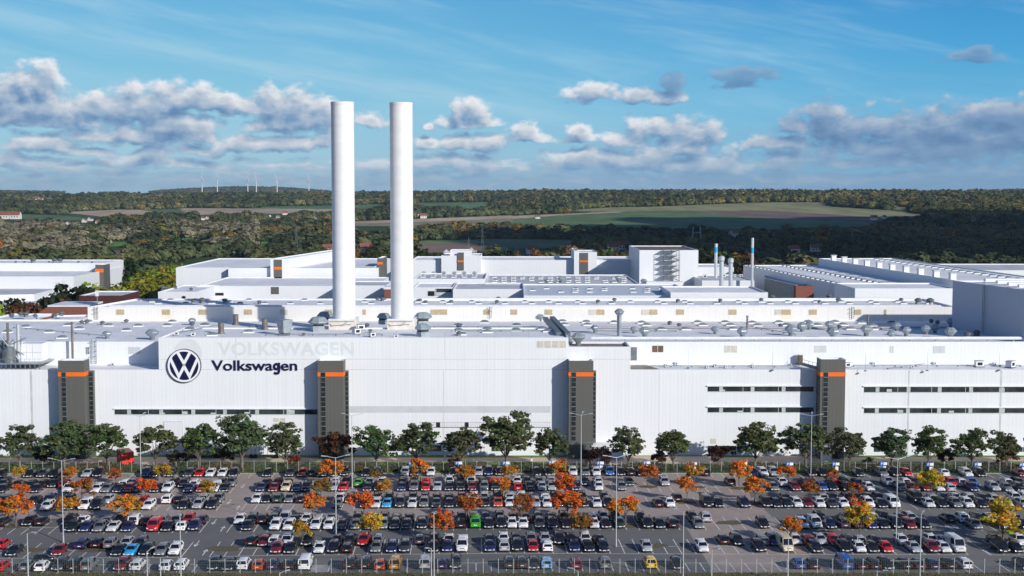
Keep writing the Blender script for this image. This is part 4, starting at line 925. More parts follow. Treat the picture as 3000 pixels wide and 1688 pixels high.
fbox(2505, 2806, 845, 424, 27, 0, 'gable_hall', 'plain white gable end of the long low hall', wall3_m, roof_m)
# big windowless block at the right edge
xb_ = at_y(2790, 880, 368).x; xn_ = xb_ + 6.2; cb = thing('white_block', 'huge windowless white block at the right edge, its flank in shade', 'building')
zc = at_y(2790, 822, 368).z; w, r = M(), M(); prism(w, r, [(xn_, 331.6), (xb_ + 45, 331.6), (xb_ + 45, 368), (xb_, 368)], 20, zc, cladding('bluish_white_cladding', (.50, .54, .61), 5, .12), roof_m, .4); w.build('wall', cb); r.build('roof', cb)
t = M()
for z in np.arange(ZR, zc, .6): t.box(xb_ + 2.45, xb_ + 2.5, 350, 351.2, z, z + .08, galvd_m)
for y in (350, 351.2): t.tube((xb_ + 2.45, y, ZR), (xb_ + 2.45, y, zc + 1), .07, galvd_m, 5)
t.build('ladder', cb)
t = M()
for (y, dy) in ((362, 1.6), (353, 1.6), (345, 1.4), (338, 1.2)): t.box(xb_ + 7, xb_ + 30, y, y + dy, zc + .1, zc + .9, edge_m)
t.build('roof_ducts', cb)
ba = thing('grey_shed', 'grey-green shed with white roof lights squeezed beside the long low hall', 'building'); w, r = M(), M()
prism(w, r, poly_px([(2240, 815), (2330, 835), (2395, 832), (2240, 795)], 29), 0, 29, mat('grey_green_panel', (.30, .33, .32), .7, .1, .5), roofg_m, .3); w.build('wall', ba); r.build('roof', ba)
bo = thing('brick_shaft', 'orange-red brick wall in the gap beside the long low hall', 'wall'); t = M(); p = at_y(2332, 839, 476); q = at_y(2384, 872, 476); t.box(p.x, q.x, 476, 480, q.z - 3, p.z, brick_m); t.build('wall', bo)
# left side buildings
la = thing('white_works_hall', 'white works hall at the far left with an angled wing', 'building'); w, r = M(), M()
prism(w, r, poly_px([(-160, 810), (216, 810), (366, 781), (366, 776), (-160, 776)], 20), 0, 20, wall3_m, roof_m); w.build('wall', la); r.build('roof', la)
w, r = M(), M(); Yq = at_z(100, 794, 19.6).y; prism(w, r, rect(at_y(-160, 780, Yq).x, at_y(302, 780, Yq).x, Yq, Yq + 40), 19, at_y(1500, 771, Yq).z, wall3_m, roof_m); w.build('upper_wall', la); r.build('upper_roof', la)
vents('cowl', [(46,771),(72,771),(97,770,2.2),(144,771),(160,770,2.2),(176,770,2.2),(230,771),(270,772)], at_y(1500, 772, Yq).z - .2, 'on the far left works hall', 'domes on the works hall')
lt, _ = fbox(279, 303, 776, Yq - 12, 12, 0, 'stair_tower', 'grey stair tower with orange band on the far left works hall', greyc_m, roof_m, 'stair tower'); decal(lt, 278.6, 303.4, 788, 798, Yq - 12, orange_m, 'orange_band', .1)
lc = thing('works_annex', 'lower white annex in front of the far left works hall', 'building'); w, r = M(), M()
prism(w, r, poly_px([(-200, 868), (100, 862), (164, 846), (164, 832), (-200, 834)], 14), 0, 14, wall3_m, roofg_m); w.build('wall', lc); r.build('roof', lc)
ld = thing('works_annex', 'lowest white annex with dark roof felt, far left behind the bare trees', 'building'); w, r = M(), M()
prism(w, r, poly_px([(-200, 905), (90, 896), (160, 880), (160, 868), (-200, 868)], 11), 0, 11, wall3_m, roofg_m); w.build('wall', ld); r.build('roof', ld)
br1, _ = fbox(-40, 112, 936, 402, 20, 0, 'brick_building', 'low red brick building at the left edge with roof units', brick_m, roof_m)
br2 = thing('brick_building', 'red brick building with a sloping end, left of the louvred wall', 'building'); t = M(); Y = 440
A_, B_, C_, D_ = at_y(100, 925, Y), at_y(140, 899, Y), at_y(258, 899, Y), at_y(258, 925, Y)
t.add([(q.x, y, q.z) for y in (Y, Y + 16) for q in (A_, B_, C_, D_)] + [(A_.x, Y, 0), (D_.x, Y, 0)], [(0,3,2,1), (0,1,5,4), (1,2,6,5), (2,3,7,6), (8,9,3,0)], brick_m); t.build('wall', br2)
t = M(); t.box(B_.x, C_.x, Y - .2, Y + 16.2, B_.z, B_.z + .5, edge_m); t.build('roof', br2)
br3, _ = fbox(232, 356, 866, 490, 24, 0, 'brick_building', 'dark red brick building beside the blue containers', brickd_m, roofg_m)
wr = thing('white_low_roof', 'low white roof with pale chimneys between the brick buildings', 'building'); w, r = M(), M()
prism(w, r, poly_px([(110, 959), (150, 959), (258, 928), (258, 922), (108, 925)], 25), 0, 25, wall3_m, roof_m); w.build('wall', wr); r.build('roof', wr)
vents('cowl', [(34,931,1.2),(62,929,1.4),(76,929,1.4),(103,931),(160,932,1.3),(180,926,1.4)], 25.5, 'on the low roofs at the left edge', 'cowls at the left edge')
tr_ = M(); p, q = at_z(322, 869, 14), at_z(415, 858, 14); tr_.box(p.x, q.x, p.y - 2, p.y + 14, 0, 13.99, mat('terrace_concrete', (.38, .37, .35), .9, .12, .4)); tag(tr_.build('loading_terrace'), 'concrete loading terrace carrying the turquoise containers', 'terrace')
for i, (u0, u1, lab) in enumerate(((333, 384, 'long turquoise container beside the yellow trees'), (388, 409, 'short turquoise container next to the white annex'))):
    rt = thing('shipping_container', lab, 'container', (0,0,0), 0, 'turquoise containers by the annex'); p, q = at_z(u0, 868, 14), at_z(u1, 868, 14); t = M(); t.box(p.x, q.x, p.y, p.y + 2.6, 14, 17.4, mat('turquoise_paint', (.01, .30, .38), .5, .1, .6)); t.build('body', rt)
    t = M(); t.box(p.x + .1, q.x - .1, p.y - .05, p.y, 17.2, 17.45, galv_m); t.build('top_rail', rt)
rt = thing('radio_mast', 'thin mast with a white antenna box near the dark brick building', 'mast'); p = at_y(285, 890, 470); t = M(); t.tube((p.x, 470, 0), (p.x, 470, at_y(285, 866, 470).z), .25, galvd_m, 6); t.build('pole', rt); t = M(); z = at_y(285, 868, 470).z; t.box(p.x - .5, p.x + .5, 469.6, 470.4, z, z + 2, signwhite_m); t.build('antenna', rt)
for (u, v) in ((382, 826), (386, 836)):
    pass
# ---------------- foliage ----------------
def leafmat(name, translucent=.25, rough=.75, use_inst=False, var=.35):
    m = bpy.data.materials.new(name); m.use_nodes = True; b = NB(m.node_tree); bs = m.node_tree.nodes['Principled BSDF']
    bs.inputs['Roughness'].default_value = rough; bs.inputs['Specular IOR Level'].default_value = .2
    if use_inst: base = b.n('ShaderNodeAttribute', attribute_name='tcol', attribute_type='INSTANCER').outputs['Color']
    else: base = b.n('ShaderNodeObjectInfo').outputs['Color']
    tint = b.n('ShaderNodeAttribute', attribute_name='tint').outputs['Color']
    c = b.mix(1.0, base, tint, 'MULTIPLY'); b.lk(c, bs.inputs['Base Color'])
    if translucent:
        tr = b.n('ShaderNodeBsdfTranslucent'); b.lk(c, tr.inputs[0]); mx = b.n('ShaderNodeMixShader'); mx.inputs[0].default_value = translucent
        out = [n for n in m.node_tree.nodes if n.type == 'OUTPUT_MATERIAL'][0]
        b.lk(bs.outputs[0], mx.inputs[1]); b.lk(tr.outputs[0], mx.inputs[2]); b.lk(mx.outputs[0], out.inputs[0])
    return m
leaf_m = leafmat('foliage'); leafi_m = leafmat('far_foliage', .15, use_inst=True)
def quads(name, C, Nn, size, tint, m, asp=1.0):
    """leaf faces: centres C, normals Nn, half sizes"""
    n = len(C); r_ = rng.normal(size=(n, 3)); t = np.cross(Nn, r_); t /= np.linalg.norm(t, axis=1, keepdims=True) + 1e-9
    bt = np.cross(Nn, t); s = size[:, None]
    V = np.stack([C - t * s - bt * s * asp * .5, C + t * s * .3 - bt * s * asp, C + t * s + bt * s * asp * .5, C - t * s * .3 + bt * s * asp], 1).reshape(-1, 3)
    me = bpy.data.meshes.new(name); me.vertices.add(4 * n); me.vertices.foreach_set('co', V.ravel().astype(np.float32))
    me.loops.add(4 * n); me.loops.foreach_set('vertex_index', np.arange(4 * n, dtype=np.int32))
    me.polygons.add(n); me.polygons.foreach_set('loop_start', np.arange(0, 4 * n, 4, dtype=np.int32)); me.update(calc_edges=True)
    a = me.color_attributes.new('tint', 'FLOAT_COLOR', 'CORNER'); col = np.ones((n, 4, 4)); col[..., :3] = tint[:, None, :]
    a.data.foreach_set('color', col.ravel().astype(np.float32)); me.materials.append(m); me.validate(); return me
def crown(name, rx, rz, zc, nclump, nleaf, lsize, clump, seed, m, flat=.55, hue=.0, low=0.35, lop=.25, va=1.0, rad_n=0.0):
    g = np.random.default_rng(seed); C, N_, Sz, T = [], [], [], []
    lobes = g.normal(size=(6, 3)); lobes /= np.linalg.norm(lobes, axis=1, keepdims=True); la = g.uniform(-lop, lop, 6)
    for i in range(nclump):
        d = g.normal(size=3); d /= np.linalg.norm(d)
        if d[2] < -low: d[2] *= -.5
        k = 1 + sum(a * max(0, float(d @ l)) ** 3 for a, l in zip(la, lobes)) * 1.6
        rad = g.uniform(.15, 1) ** .42 * k
        p = np.array([d[0] * rx, d[1] * rx, d[2] * rz]) * rad; p[2] += zc
        cs = clump * g.uniform(.6, 1.25)
        n = int(nleaf * g.uniform(.6, 1.3)); q = g.normal(size=(n, 3)); q /= np.linalg.norm(q, axis=1, keepdims=True); q *= g.uniform(.1, 1, (n, 1)) ** .5
        C.append(p + q * np.array([cs, cs, cs * flat])); nn = q * [.6, .6, .9] * (1 - rad_n * .6) + g.normal(size=(n, 3)) * .45 * (1 - rad_n * .6) + [0, 0, .35 * (1 - rad_n)] + np.array([d[0], d[1], d[2] + .25]) * rad_n * 1.3; nn /= np.linalg.norm(nn, axis=1, keepdims=True); N_.append(nn)
        Sz.append(g.uniform(.6, 1.25, n) * lsize); br = 1 + va * g.uniform(-.28, .25)
        h = g.normal() * hue
        t = np.clip(np.stack([br * (1 + h), br * (1 - h * .6), br * (1 - abs(h) * .5)]), .2, 1.9)[None] * (1 + va * g.uniform(-.2, .2, (n, 1))); T.append(t)
    return quads(name, np.concatenate(C), np.concatenate(N_), np.concatenate(Sz), np.concatenate(T), m)
def trunk(h, r, nl, spread, seed, top):
    g = random.Random(seed); t = M(); z = h
    t.tube((0, 0, -.1), (.05, .02, h), r, bark_m, 8, r * .75); 
    for i in range(nl):
        a = 2 * math.pi * i / nl + g.uniform(-.3, .3); L = g.uniform(.6, 1.0)
        e = Vector((math.cos(a) * spread * L, math.sin(a) * spread * L, top * g.uniform(.5, .95))); mid_ = Vector((e.x * .45, e.y * .45, h + (e.z - h) * .6)); s = Vector((.05, .02, h * g.uniform(.8, 1)))
        t.tube(s, mid_, r * .5, bark_m, 6, r * .3); t.tube(mid_, e, r * .3, bark_m, 5, r * .1)
    t.tube((.05, .02, h), (0, 0, top * .9), r * .7, bark_m, 6, r * .15)
    return t.mesh('trunk')
GREEN = [(crown('crown', 3.7, 3.9, 6.5, 112, 42, .25, .95, s, leaf_m, .55, .08, .62, .22), trunk(2.6, .26, 7, 3.6, s, 8.5)) for s in range(11, 17)]
AUT = [(crown('crown', 2.25, 2.2, 4.1, 42, 46, .17, .62, s, leaf_m, .8, .16, .6, .35), trunk(2.2, .12, 5, 1.5, s, 5.2)) for s in range(31, 38)]
BUSH = [(crown('crown', 2.6, 1.9, 2.6, 36, 34, .2, .8, s, leaf_m, .6, .12, .5, .4), trunk(1.4, .12, 5, 1.8, s, 3.6)) for s in (51, 52, 53)]
def tree(kit, name, label, cat, p, sc, rz, color, group):
    cr_, tr_ = kit; root = thing(name, label, cat, p, rz, group); root.scale = sc if isinstance(sc, tuple) else (sc, sc, sc)
    o = mkobj('crown', cr_, root); o.color = (*color, 1); mkobj('trunk', tr_, root)
    return root
DG = (.105, .135, .055)
gt = [(48,1253,1.0),(180,1242,1.15),(308,1240,1.1),(451,1243,1.08),(579,1243,.98),(702,1217,1.15),(831,1249,1.0),(1099,1249,1.02),(1216,1237,.98),(1350,1250,1.1),(1480,1215,1.1),(1614,1257,1.1),(1846,1259,1.02),(1977,1260,1.05),(2219,1243,1.1),(2366,1237,1.25),(2495,1260,1.05),(2620,1256,1.12),(2727,1256,.95),(2855,1257,1.05),(2957,1267,.85),(3060,1255,1.0),(-55,1250,1.0)]
nat = {702:'tallest dark green tree on the left half of the hedge line', 1480:'tallest dark green tree on the right of the chimneys along the far fence'}
for i, (u, vt, w_) in enumerate(gt):
    p = at_z(u + (3 if u < 1500 else -3), 1379, 0); p.y += 1.2; H = at_y(u, vt, p.y).z; sz = H / 10.6
    col = tuple(c * random.uniform(.85, 1.15) for c in DG)
    lab = nat.get(u) or f"dark green broadleaf tree, {nth(i+1)} from the left in the row before the white hall"
    if i == 22: lab = 'dark green broadleaf tree at the left edge before the white hall'
    tree(GREEN[i % 6], 'green_tree', lab, 'tree', p, (w_ * sz * 1.1, w_ * sz * 1.1, sz), i * 1.3, col, 'row of dark green trees in front of the hall')
for i, (u, vt, y, sc, col, lab) in enumerate(((989,1288,1362,1.75,(.075,.032,.014),'rusty brown broad tree at the foot of the second stair tower'), (1750,1300,1372,1.15,(.055,.016,.014),'burgundy shrub tree right of the third stair tower'), (2105,1300,1368,1.25,(.060,.020,.016),'burgundy shrub tree below the window bands right of the bare soil'),
        (1928,1328,1370,.8,(.09,.035,.02),'small reddish bush between two green trees'), (130,1318,1370,1.0,(.03,.022,.012),'dark brown bush behind the fence near the first stair tower'), (655,1318,1368,1.0,(.05,.02,.012),'dark reddish bush beside the tallest left tree'),
        (865,1338,1374,.7,(.20,.045,.02),'small orange-red bush behind the fence'), (1330,1325,1374,.6,(.12,.035,.015),'little rust-red bush near the white marker post'), (2950,1335,1372,1.0,(.11,.05,.015),'orange-brown bush at the right end of the fence'), (2760,1310,1368,1.0,(.05,.018,.014),'dark red bush between the trees at the right'),
        (520,1335,1372,.9,(.025,.022,.012),'dark bush below the emblem'), (2540,1340,1374,.6,(.04,.07,.02),'light green bush by the sandy path'))):
    p = at_z(u, y, 0); tree(BUSH[i % 3], 'shrub', lab, 'shrub', p, sc, i * .9, col, None)
# undergrowth behind the far fence
C = []; g = rng; n = 52000
X = g.uniform(-165, 165, n); Yy = g.uniform(YB + 2.6, FY - 12.5, n); hh = .25 + .75 * (.5 + .5 * np.sin(X * .35) * np.sin(X * .11 + 2)) 
Zz = g.uniform(0, 1, n) * hh; nn = g.normal(size=(n, 3)) + [0, 0, .6]; nn /= np.linalg.norm(nn, axis=1, keepdims=True)
tn = np.where((np.sin(X * .21 + Yy * .3) > .3)[:, None], np.array([[1.5, 1.0, .8]]), np.array([[.9, 1.15, .8]])) * g.uniform(.6, 1.3, (n, 1))
o = mkobj('undergrowth', quads('undergrowth', np.stack([X, Yy, Zz], 1), nn, g.uniform(.14, .34, n), tn, leaf_m)); o.color = (.088, .096, .050, 1); tag(o, kind='stuff')
n = 30000; X = g.uniform(-165, 165, n); Yy = np.concatenate([g.uniform(YB + .25, YB + 3.2, n // 2), g.uniform(YN - 12, YN - .2, n - n // 2)])
Zz = g.uniform(0, .16, n) + .03; nn = g.normal(size=(n, 3)) * [1, 1, .3]; nn /= np.linalg.norm(nn, axis=1, keepdims=True)
tn = np.where((np.arange(n) < n // 2)[:, None], np.array([[.9, 1.2, .6]]), np.array([[1.6, 1.25, 1.0]])) * g.uniform(.6, 1.3, (n, 1))
o = mkobj('grass_tufts', quads('grass_tufts', np.stack([X, Yy, Zz], 1), nn, g.uniform(.06, .15, n), tn, leaf_m)); o.color = (.07, .10, .025, 1); tag(o, kind='stuff')
# autumn trees of the car park: column, crown top row, crown bottom row, trunk foot row (photo), colour, width
K = 3.4347
OR = (.68, .24, .035); RO = (.62, .16, .03); OL = (.27, .16, .035); OG = (.50, .28, .035); YE = (.58, .38, .045); RB = (.40, .13, .035)
AT = [(0,190,225,380,400,OG,1),(0,210,400,535,600,RO,1),(0,160,520,750,835,OR,1.15),(0,700,245,370,405,OR,1),(0,825,350,540,600,RB,1.15),(0,690,530,730,775,OR,1.05),(0,1165,265,365,412,RB,1.2),(0,1270,520,710,790,OR,1.25),(0,1465,345,520,575,RO,1),(0,1645,200,380,415,OG,.9),(0,2095,360,520,575,OG,.9),
 (1,740,160,365,400,OR,1.05),(1,655,365,510,560,OL,1.2),(1,570,520,720,780,OR,1.1),(1,470,780,930,1040,OG,.85),(1,1085,480,690,770,RO,1.1),(1,1160,700,930,990,YE,1.0),(1,1190,262,350,400,OL,1.1),(1,1290,360,510,575,OG,.85),(1,1655,150,350,405,OR,.95),(1,2115,225,345,410,OR,1.0),(1,2130,510,690,770,RB,1.25),(1,1870,700,880,1000,RO,.9),(1,2480,340,490,560,OR,1.0),
 (2,-10,215,345,410,OR,.9),(2,100,520,690,800,RB,.95),(2,455,165,340,405,OR,.95),(2,530,320,500,560,RO,1.15),(2,560,480,690,780,RO,1.2),(2,690,700,895,980,OL,1.0),(2,1140,530,710,830,OR,1.25),(2,1370,200,335,435,RO,.95),(2,1830,210,340,440,OG,1.1),(2,1760,340,510,595,OR,.85),(2,2285,190,345,450,OR,1.0),(2,2440,335,500,605,OR,.95),
 (3,200,225,350,400,RO,1.35),(3,635,255,360,440,RB,1.0),(3,420,380,520,590,RB,1.1),(3,880,390,510,600,RB,1.05),(3,1640,260,500,560,YE,.9),(3,920,620,910,990,YE,.9),(3,230,740,930,1005,OR,.9),(3,2330,545,760,900,YE,1.0),(3,2360,715,950,1000,YE,1.65)]
cname = {OR:'orange', RO:'fiery red-orange', OL:'olive brown', OG:'orange and green', YE:'golden yellow', RB:'rusty red-brown'}
ISL = M(); lst = sorted(AT, key=lambda a: (a[0] * 750 + a[1] / K)); cnt = {}
tot = {}
for a in AT: tot[a[5]] = tot.get(a[5], 0) + 1
for i, (rg, ux, vt, vb, vf, col, w_) in enumerate(lst):
    u = rg * 750 + ux / K; foot = 1300 + vf / K; p = at_z(u, foot, 0); H = at_y(u, 1300 + vt / K, p.y).z; Hb = max(1.3, at_y(u, 1300 + vb / K, p.y).z)
    cnt[col] = cnt.get(col, 0) + 1; lab = f"{cname[col]} autumn tree between parked cars, {nth(cnt[col])} of that colour from the left"
    cr_, tr_ = AUT[i % 7]; sz = H / 6.2; c2 = tuple(c * random.uniform(.88, 1.1) for c in col)
    r_ = tree((cr_, tr_), 'autumn_tree', lab, 'tree', p, (sz * w_ * 1.22, sz * w_ * 1.22, sz * 1.03), i * 2.1, c2, 'autumn trees in the car park')
    n = 14; rr = random.Random(i)
    ISL.quad([(p.x + 2.6 * rr.uniform(.75, 1.1) * math.cos(2*math.pi*j/n), p.y + 1.5 * rr.uniform(.7, 1.1) * math.sin(2*math.pi*j/n), .056) for j in range(n)], island_m)
for (u, v, s) in ((1920,1600,1.2),(2005,1600,.6),(660,1608,1.5),(2135,1532,1.3),(280,1613,1.3),(100,1611,1.0)):
    p = at_z(u, v); n = 14; rr = random.Random(u)
    ISL.quad([(p.x + 2.6 * s * rr.uniform(.6, 1.1) * math.cos(2*math.pi*j/n), p.y + 1.5 * s * rr.uniform(.6, 1.1) * math.sin(2*math.pi*j/n), .0575) for j in range(n)], island_m)
tag(ISL.build('planting_islands'), kind='structure')
# ---------------- fences ----------------
def fence(y, h, x0, x1, lab, z0=0.03, ph=0, rail=()):
    root = thing('wire_fence', lab, 'fence'); xs_ = np.arange(x0 + ph, x1, 2.53); me = None
    t = M(); t.box(-.045, .045, -.04, .04, 0, h, post_m); t.box(-.055, .055, -.05, .05, h, h + .03, post_m); pm = t.mesh('post')
    vis = [x for x in xs_ if abs(x) < (y / F * 1560)]; vis = sorted(vis, key=abs)[:100]
    for x in vis: mkobj('post', pm, root, (x, y, z0))
    t = M()
    for x in [x for x in xs_ if x not in vis]: t.box(x - .045, x + .045, y - .04, y + .04, z0, z0 + h, post_m)
    if len(t.v): q = t.build('further_posts', root); q['kind'] = 'stuff'
    t = M()
    for z in np.linspace(.1, h - .05, 9): t.box(x0, x1, y - .006, y + .006, z0 + z - .006, z0 + z + .006, wire_m)
    for x in np.arange(x0, x1, .32): t.box(x - .006, x + .006, y - .005, y + .005, z0 + .05, z0 + h - .05, wire_m)
    t.build('wire_mesh', root)
    t = M()
    for (a, c) in rail: A_, B_ = at_y(a, 1500, y).x, at_y(c, 1500, y).x; t.box(A_, B_, y - .05, y - .042 + .02, z0 + h - .35, z0 + h - .29, post_m)
    if len(t.v): t.build('top_rail', root)
    return root
fence(YB + 1.6, 2.4, -168, 168, 'long wire fence with grey posts between the car park and the trees', .03, .6, ((78, 145), (2525, 2580)))
fence(YN - .5, 2.45, -150, 150, 'wire fence with pale posts along the near edge of the car park', .03, 1.0, ((606, 695), (2610, 2700)))
# ---------------- lamp posts ----------------
def lamp_parts(H, arms, h2=.85):
    out = []; t = M(); t.lathe((0, 0), [(.16, 0), (.15, 1.2), (.11, 1.25), (.06, H)], lamp_m, 12); out.append(('pole', t.mesh('pole')))
    t = M(); t.lathe((0, 0), [(.3, 0), (.3, .12)], galvd_m, 10); out.append(('foot', t.mesh('foot')))
    for s in arms:
        t = M(); L = 1.7 if H > 11.5 else .9; t.tube((0, 0, H - .15), (s[0] * L, s[1] * L, H + .25), .045, lamp_m, 6); out.append(('arm', t.mesh('arm')))
        t = M(); d = Vector((s[0], s[1], .1)).normalized(); n_ = Vector((-d.y, d.x, 0)).normalized() * .17; a = Vector((s[0] * L, s[1] * L, H + .22)); c = a + d * .85
        t.add([a - n_, c - n_ * .8, c + n_ * .8, a + n_] + [q + Vector((0, 0, .11)) for q in (a - n_, c - n_ * .8, c + n_ * .8, a + n_)], [(3,2,1,0), (4,5,6,7), (0,1,5,4), (1,2,6,5), (2,3,7,6), (3,0,4,7)], lamp_m); out.append(('lamp_head', t.mesh('lamp_head')))
    return out
def lamp(u, vt, vb, lab, arms=((-1, .1), (1, -.1)), Y=None):
    p = at_z(u, vb, 0) if Y is None else at_y(u, 1500, Y); p.z = 0; H = at_y(u, vt, p.y).z - .2
    rt = thing('street_lamp', lab, 'street lamp', (p.x, p.y, .03), 0, 'street lamps of the car park')
    for nm, me in lamp_parts(H, arms): mkobj(nm, me, rt)
T3 = ((-1, .1), (1, -.1), (.25, .95)); far_l = 'two-armed street lamp by the first row,'; 
lamp(413, 1216, 1408, far_l + ' near the red container', T3); lamp(1032, 1215, 1432, far_l + ' right of the second stair tower', ((-.9, .3), (1, .25))); lamp(1702, 1213, 1425, far_l + ' before the third stair tower', T3); lamp(2375, 1215, 1413, far_l + ' before the fourth stair tower', T3)
lamp(186, 1346, 1591, 'tall two-armed lamp in the car park near the left edge'); lamp(985, 1337, 1587, 'tall two-armed lamp left of centre in the middle of the car park', ((-1, -.2), (1, .25))); lamp(1805, 1336, 1603, 'tall two-armed lamp beside the empty bays right of centre', ((-1, -.2), (1, .3))); lamp(2625, 1341, 1595, 'tall two-armed lamp near the white minibus on the right', ((-1, -.3), (1, .35)))
YL = YN - 6
for (u, vt, lab, arms) in ((78,1560,'short lamp post cut by the lower left corner',((.9,-.3),)), (527,1505,'slim single lamp rising between white and red cars at the lower left',((.3,-.9),)), (428,1612,'low lamp post by the bottom edge beside the white cars at left',((.5,.8),)), (1271,1498,'slim single lamp at the bottom just left of centre',((.1,-.9),)), (1263,1603,'low lamp post standing right beside the slim single lamp',((-.5,-.8),)),
    (2003,1496,'slim single lamp at the bottom before the empty bays',((-.8,.5),)), (2087,1604,'low lamp post at the bottom near the yellow car',((.5,-.8),)), (2311,1553,'lamp post in front of the cream van',((-.5,.6),)), (2699,1505,'slim single lamp before the white minibus',((.5,.8),)),
    (1694,1669,'lamp head just showing at the bottom edge below the red car',((-.9,.3),)), (2573,1671,'lamp head just showing at the bottom edge below the dark cars at right',((.9,-.4),)), (817,1675,'lamp head just showing at the bottom edge near the white van',((.9,.2),)), (467,1632,'thin sign pole by the near fence between two white cars',())):
    lamp(u, vt, 0, lab, arms, YL - (3 if vt > 1600 else 0))
# ---------------- parking signs ----------------
PS = ((1207,1357,'left of the big orange tree'), (1343,1357,''), (1482,1357,''), (1617,1355,''), (1758,1357,''), (1894,1356,''), (2031,1359,''), (2178,1358,''), (2313,1360,''), (2448,1360,''), (2588,1359,''), (2724,1361,''), (2864,1361,''), (2996,1362,''))
pme, a_, c_ = text_mesh('P', 1.0, signwhite_m, .01, .02)
for i, (u, v, _) in enumerate(PS):
    p = at_y(u, v, YB + .9); rt = thing('parking_sign', f"blue and white parking sign, {nth(i+1)} from the left along the far fence", 'sign', (p.x, p.y, .03), 0, 'parking signs along the far fence')
    h = p.z; t = M(); t.tube((0, 0, 0), (0, 0, h + .4), .05, post_m, 6); t.build('post', rt)
    t = M(); t.box(-.75, 0, -.09, -.05, h - .4, h + .4, blue_m); t.build('blue_panel', rt)
    t = M(); t.box(.02, .85, -.09, -.05, h - .3, h + .33, signwhite_m); t.build('white_panel', rt)
    o = mkobj('letter', pme, rt, (-.58, -.10, h - .27)); o.rotation_euler = (R(90), 0, 0); o.scale = (.75, .75, 1)
    if i not in (1,): t = M(); t.box(-.28 + .2, .28 + .3, -.22, -.06, h - 1.55, h - .55, signwhite_m); t.build('white_box', rt)
t = M(); p = at_z(1303, 1351); t.box(p.x - .18, p.x + .18, p.y - .1, p.y + .1, 0, 1.35, signwhite_m); tag(t.build('marker_post'), 'white marker post on the sandy path left of the centre', 'post')
t = M(); p = at_z(1558, 1351); t.box(p.x - .18, p.x + .18, p.y - .1, p.y + .1, 0, 1.25, signwhite_m); tag(t.build('marker_post'), 'white marker post left of the third stair tower', 'post')
# red container, trailer, kiosk, electrical cabinets near the hall
rt = thing('red_container', 'bright red open skip container with white marks, leaning beside the first lamp', 'container'); p = at_z(371, 1361); rt.location = p; rt.rotation_euler.z = R(-62)
t = M(); t.box(-3.2, 2.4, -1.6, 1.2, .25, 3.3, red_m)
for x in np.arange(-3.0, 2.4, .9): t.box(x, x + .12, -1.66, -1.6, .25, 3.3, red_m)
t.build('body', rt)
t = M(); t.box(-3.28, -3.2, -1.3, -.3, .6, 1.7, rust_m); t.box(-3.28, -3.2, .0, .9, .6, 1.7, rust_m); t.box(-3.28, -3.2, -1.3, -.3, 2.0, 2.9, rust_m); t.build('end_door', rt)
t = M(); t.quad([(-.6, -1.67, 1.5), (.3, -1.67, 2.4), (.75, -1.67, 2.6), (.1, -1.67, 1.7)], signwhite_m); t.quad([(-3.0, -1.67, .4), (-2.7, -1.67, .4), (-2.4, -1.67, 1.2), (-2.8, -1.67, 1.1)], signwhite_m); t.build('white_mark', rt)
p = at_z(2423, 1354); t = M(); t.box(p.x - 1.1, p.x + 1.1, p.y, p.y + 2, 0, 3.4, signwhite_m); t.box(p.x - 1.2, p.x + 1.2, p.y - .1, p.y + 2.1, 3.4, 3.55, greypanel_m)
rt = thing('white_hut', 'small white utility hut at the foot of the fourth stair tower', 'hut'); t.build('walls', rt)
p = at_z(1790, 1346); rt = thing('entrance_canopy', 'low white entrance building right of the third stair tower', 'entrance'); t = M(); t.box(p.x - 4.2, p.x + 3, FY - 4, FY - .01, 0, 3.0, wall3_m); t.build('walls', rt); t = M(); t.box(p.x - 4.6, p.x + 3.6, FY - 4.5, FY - .02, 3.0, 3.3, edge_m); t.build('canopy', rt); t = M(); t.box(p.x - 3.4, p.x - .5, FY - 4.06, FY - 4.0, .3, 2.6, glass_m); t.build('glass_front', rt)
for (u, lab) in ((775, 'silver trailer with arched ribs beside the hall left of the second stair tower'), (600, 'white covered trailer by the hall below the emblem')):
    p = at_z(u, 1340); rt = thing('trailer', lab, 'trailer', (p.x, p.y, 0), 0); t = M(); t.box(-4.2, 4.2, -1.1, 1.1, .9, 2.9, signwhite_m)
    t.build('body', rt); t = M(); 
    for x in np.arange(-4, 4.1, 1): t.box(x - .06, x + .06, -1.14, 1.14, .9, 3.0, galv_m)
    t.build('ribs', rt)
    for x in (-3, -2, 3): t = M(); t.tube((x, -1.15, .5), (x, -.85, .5), .5, dark_m, 14); t.build('wheel', rt)
p = at_y(923, 1290, FY - .1)
# ---------------- distant things ----------------
white_t = mat('turbine_white', (.62, .64, .66), .5, .03, .1)
def turbine(u, vb, vt, Y, a0, lab, grp):
    p = at_y(u, vb, Y); H = at_y(u, vt, Y).z; rt = thing('wind_turbine', lab, 'wind turbine', (0, 0, 0), 0, grp)
    t = M(); t.lathe((p.x, Y), [(3.6, p.z - 40), (3.4, p.z), (1.9, H)], white_t, 10); t.build('tower', rt)
    t = M(); t.box(p.x - 2.2, p.x + 2.2, Y - 6, Y + 5, H - 1, H + 3.4, white_t); t.build('nacelle', rt)
    for k in range(3):
        a = a0 + k * 2.094; d = Vector((math.sin(a) * .42, 0, math.cos(a))).normalized(); L = 46 * Y / 7000; t = M(); t.tube((p.x, Y - 7, H + 1), Vector((p.x, Y - 7, H + 1)) + d * L, 1.7, white_t, 5, .35); t.build('blade', rt)
gT = 'wind turbines on the hills'
TB = [(592,566,521,.3),(637,570,517,2.1),(726,568,520,2.6),(751,572,523,-.4),(812,575,527,-.6),(905,574,527,.02)]
for i, (u, vb, vt, a0) in enumerate(TB): turbine(u, vb, vt, 7000, a0, f"white wind turbine left of the chimneys, {nth(i+1)} from the left", gT)
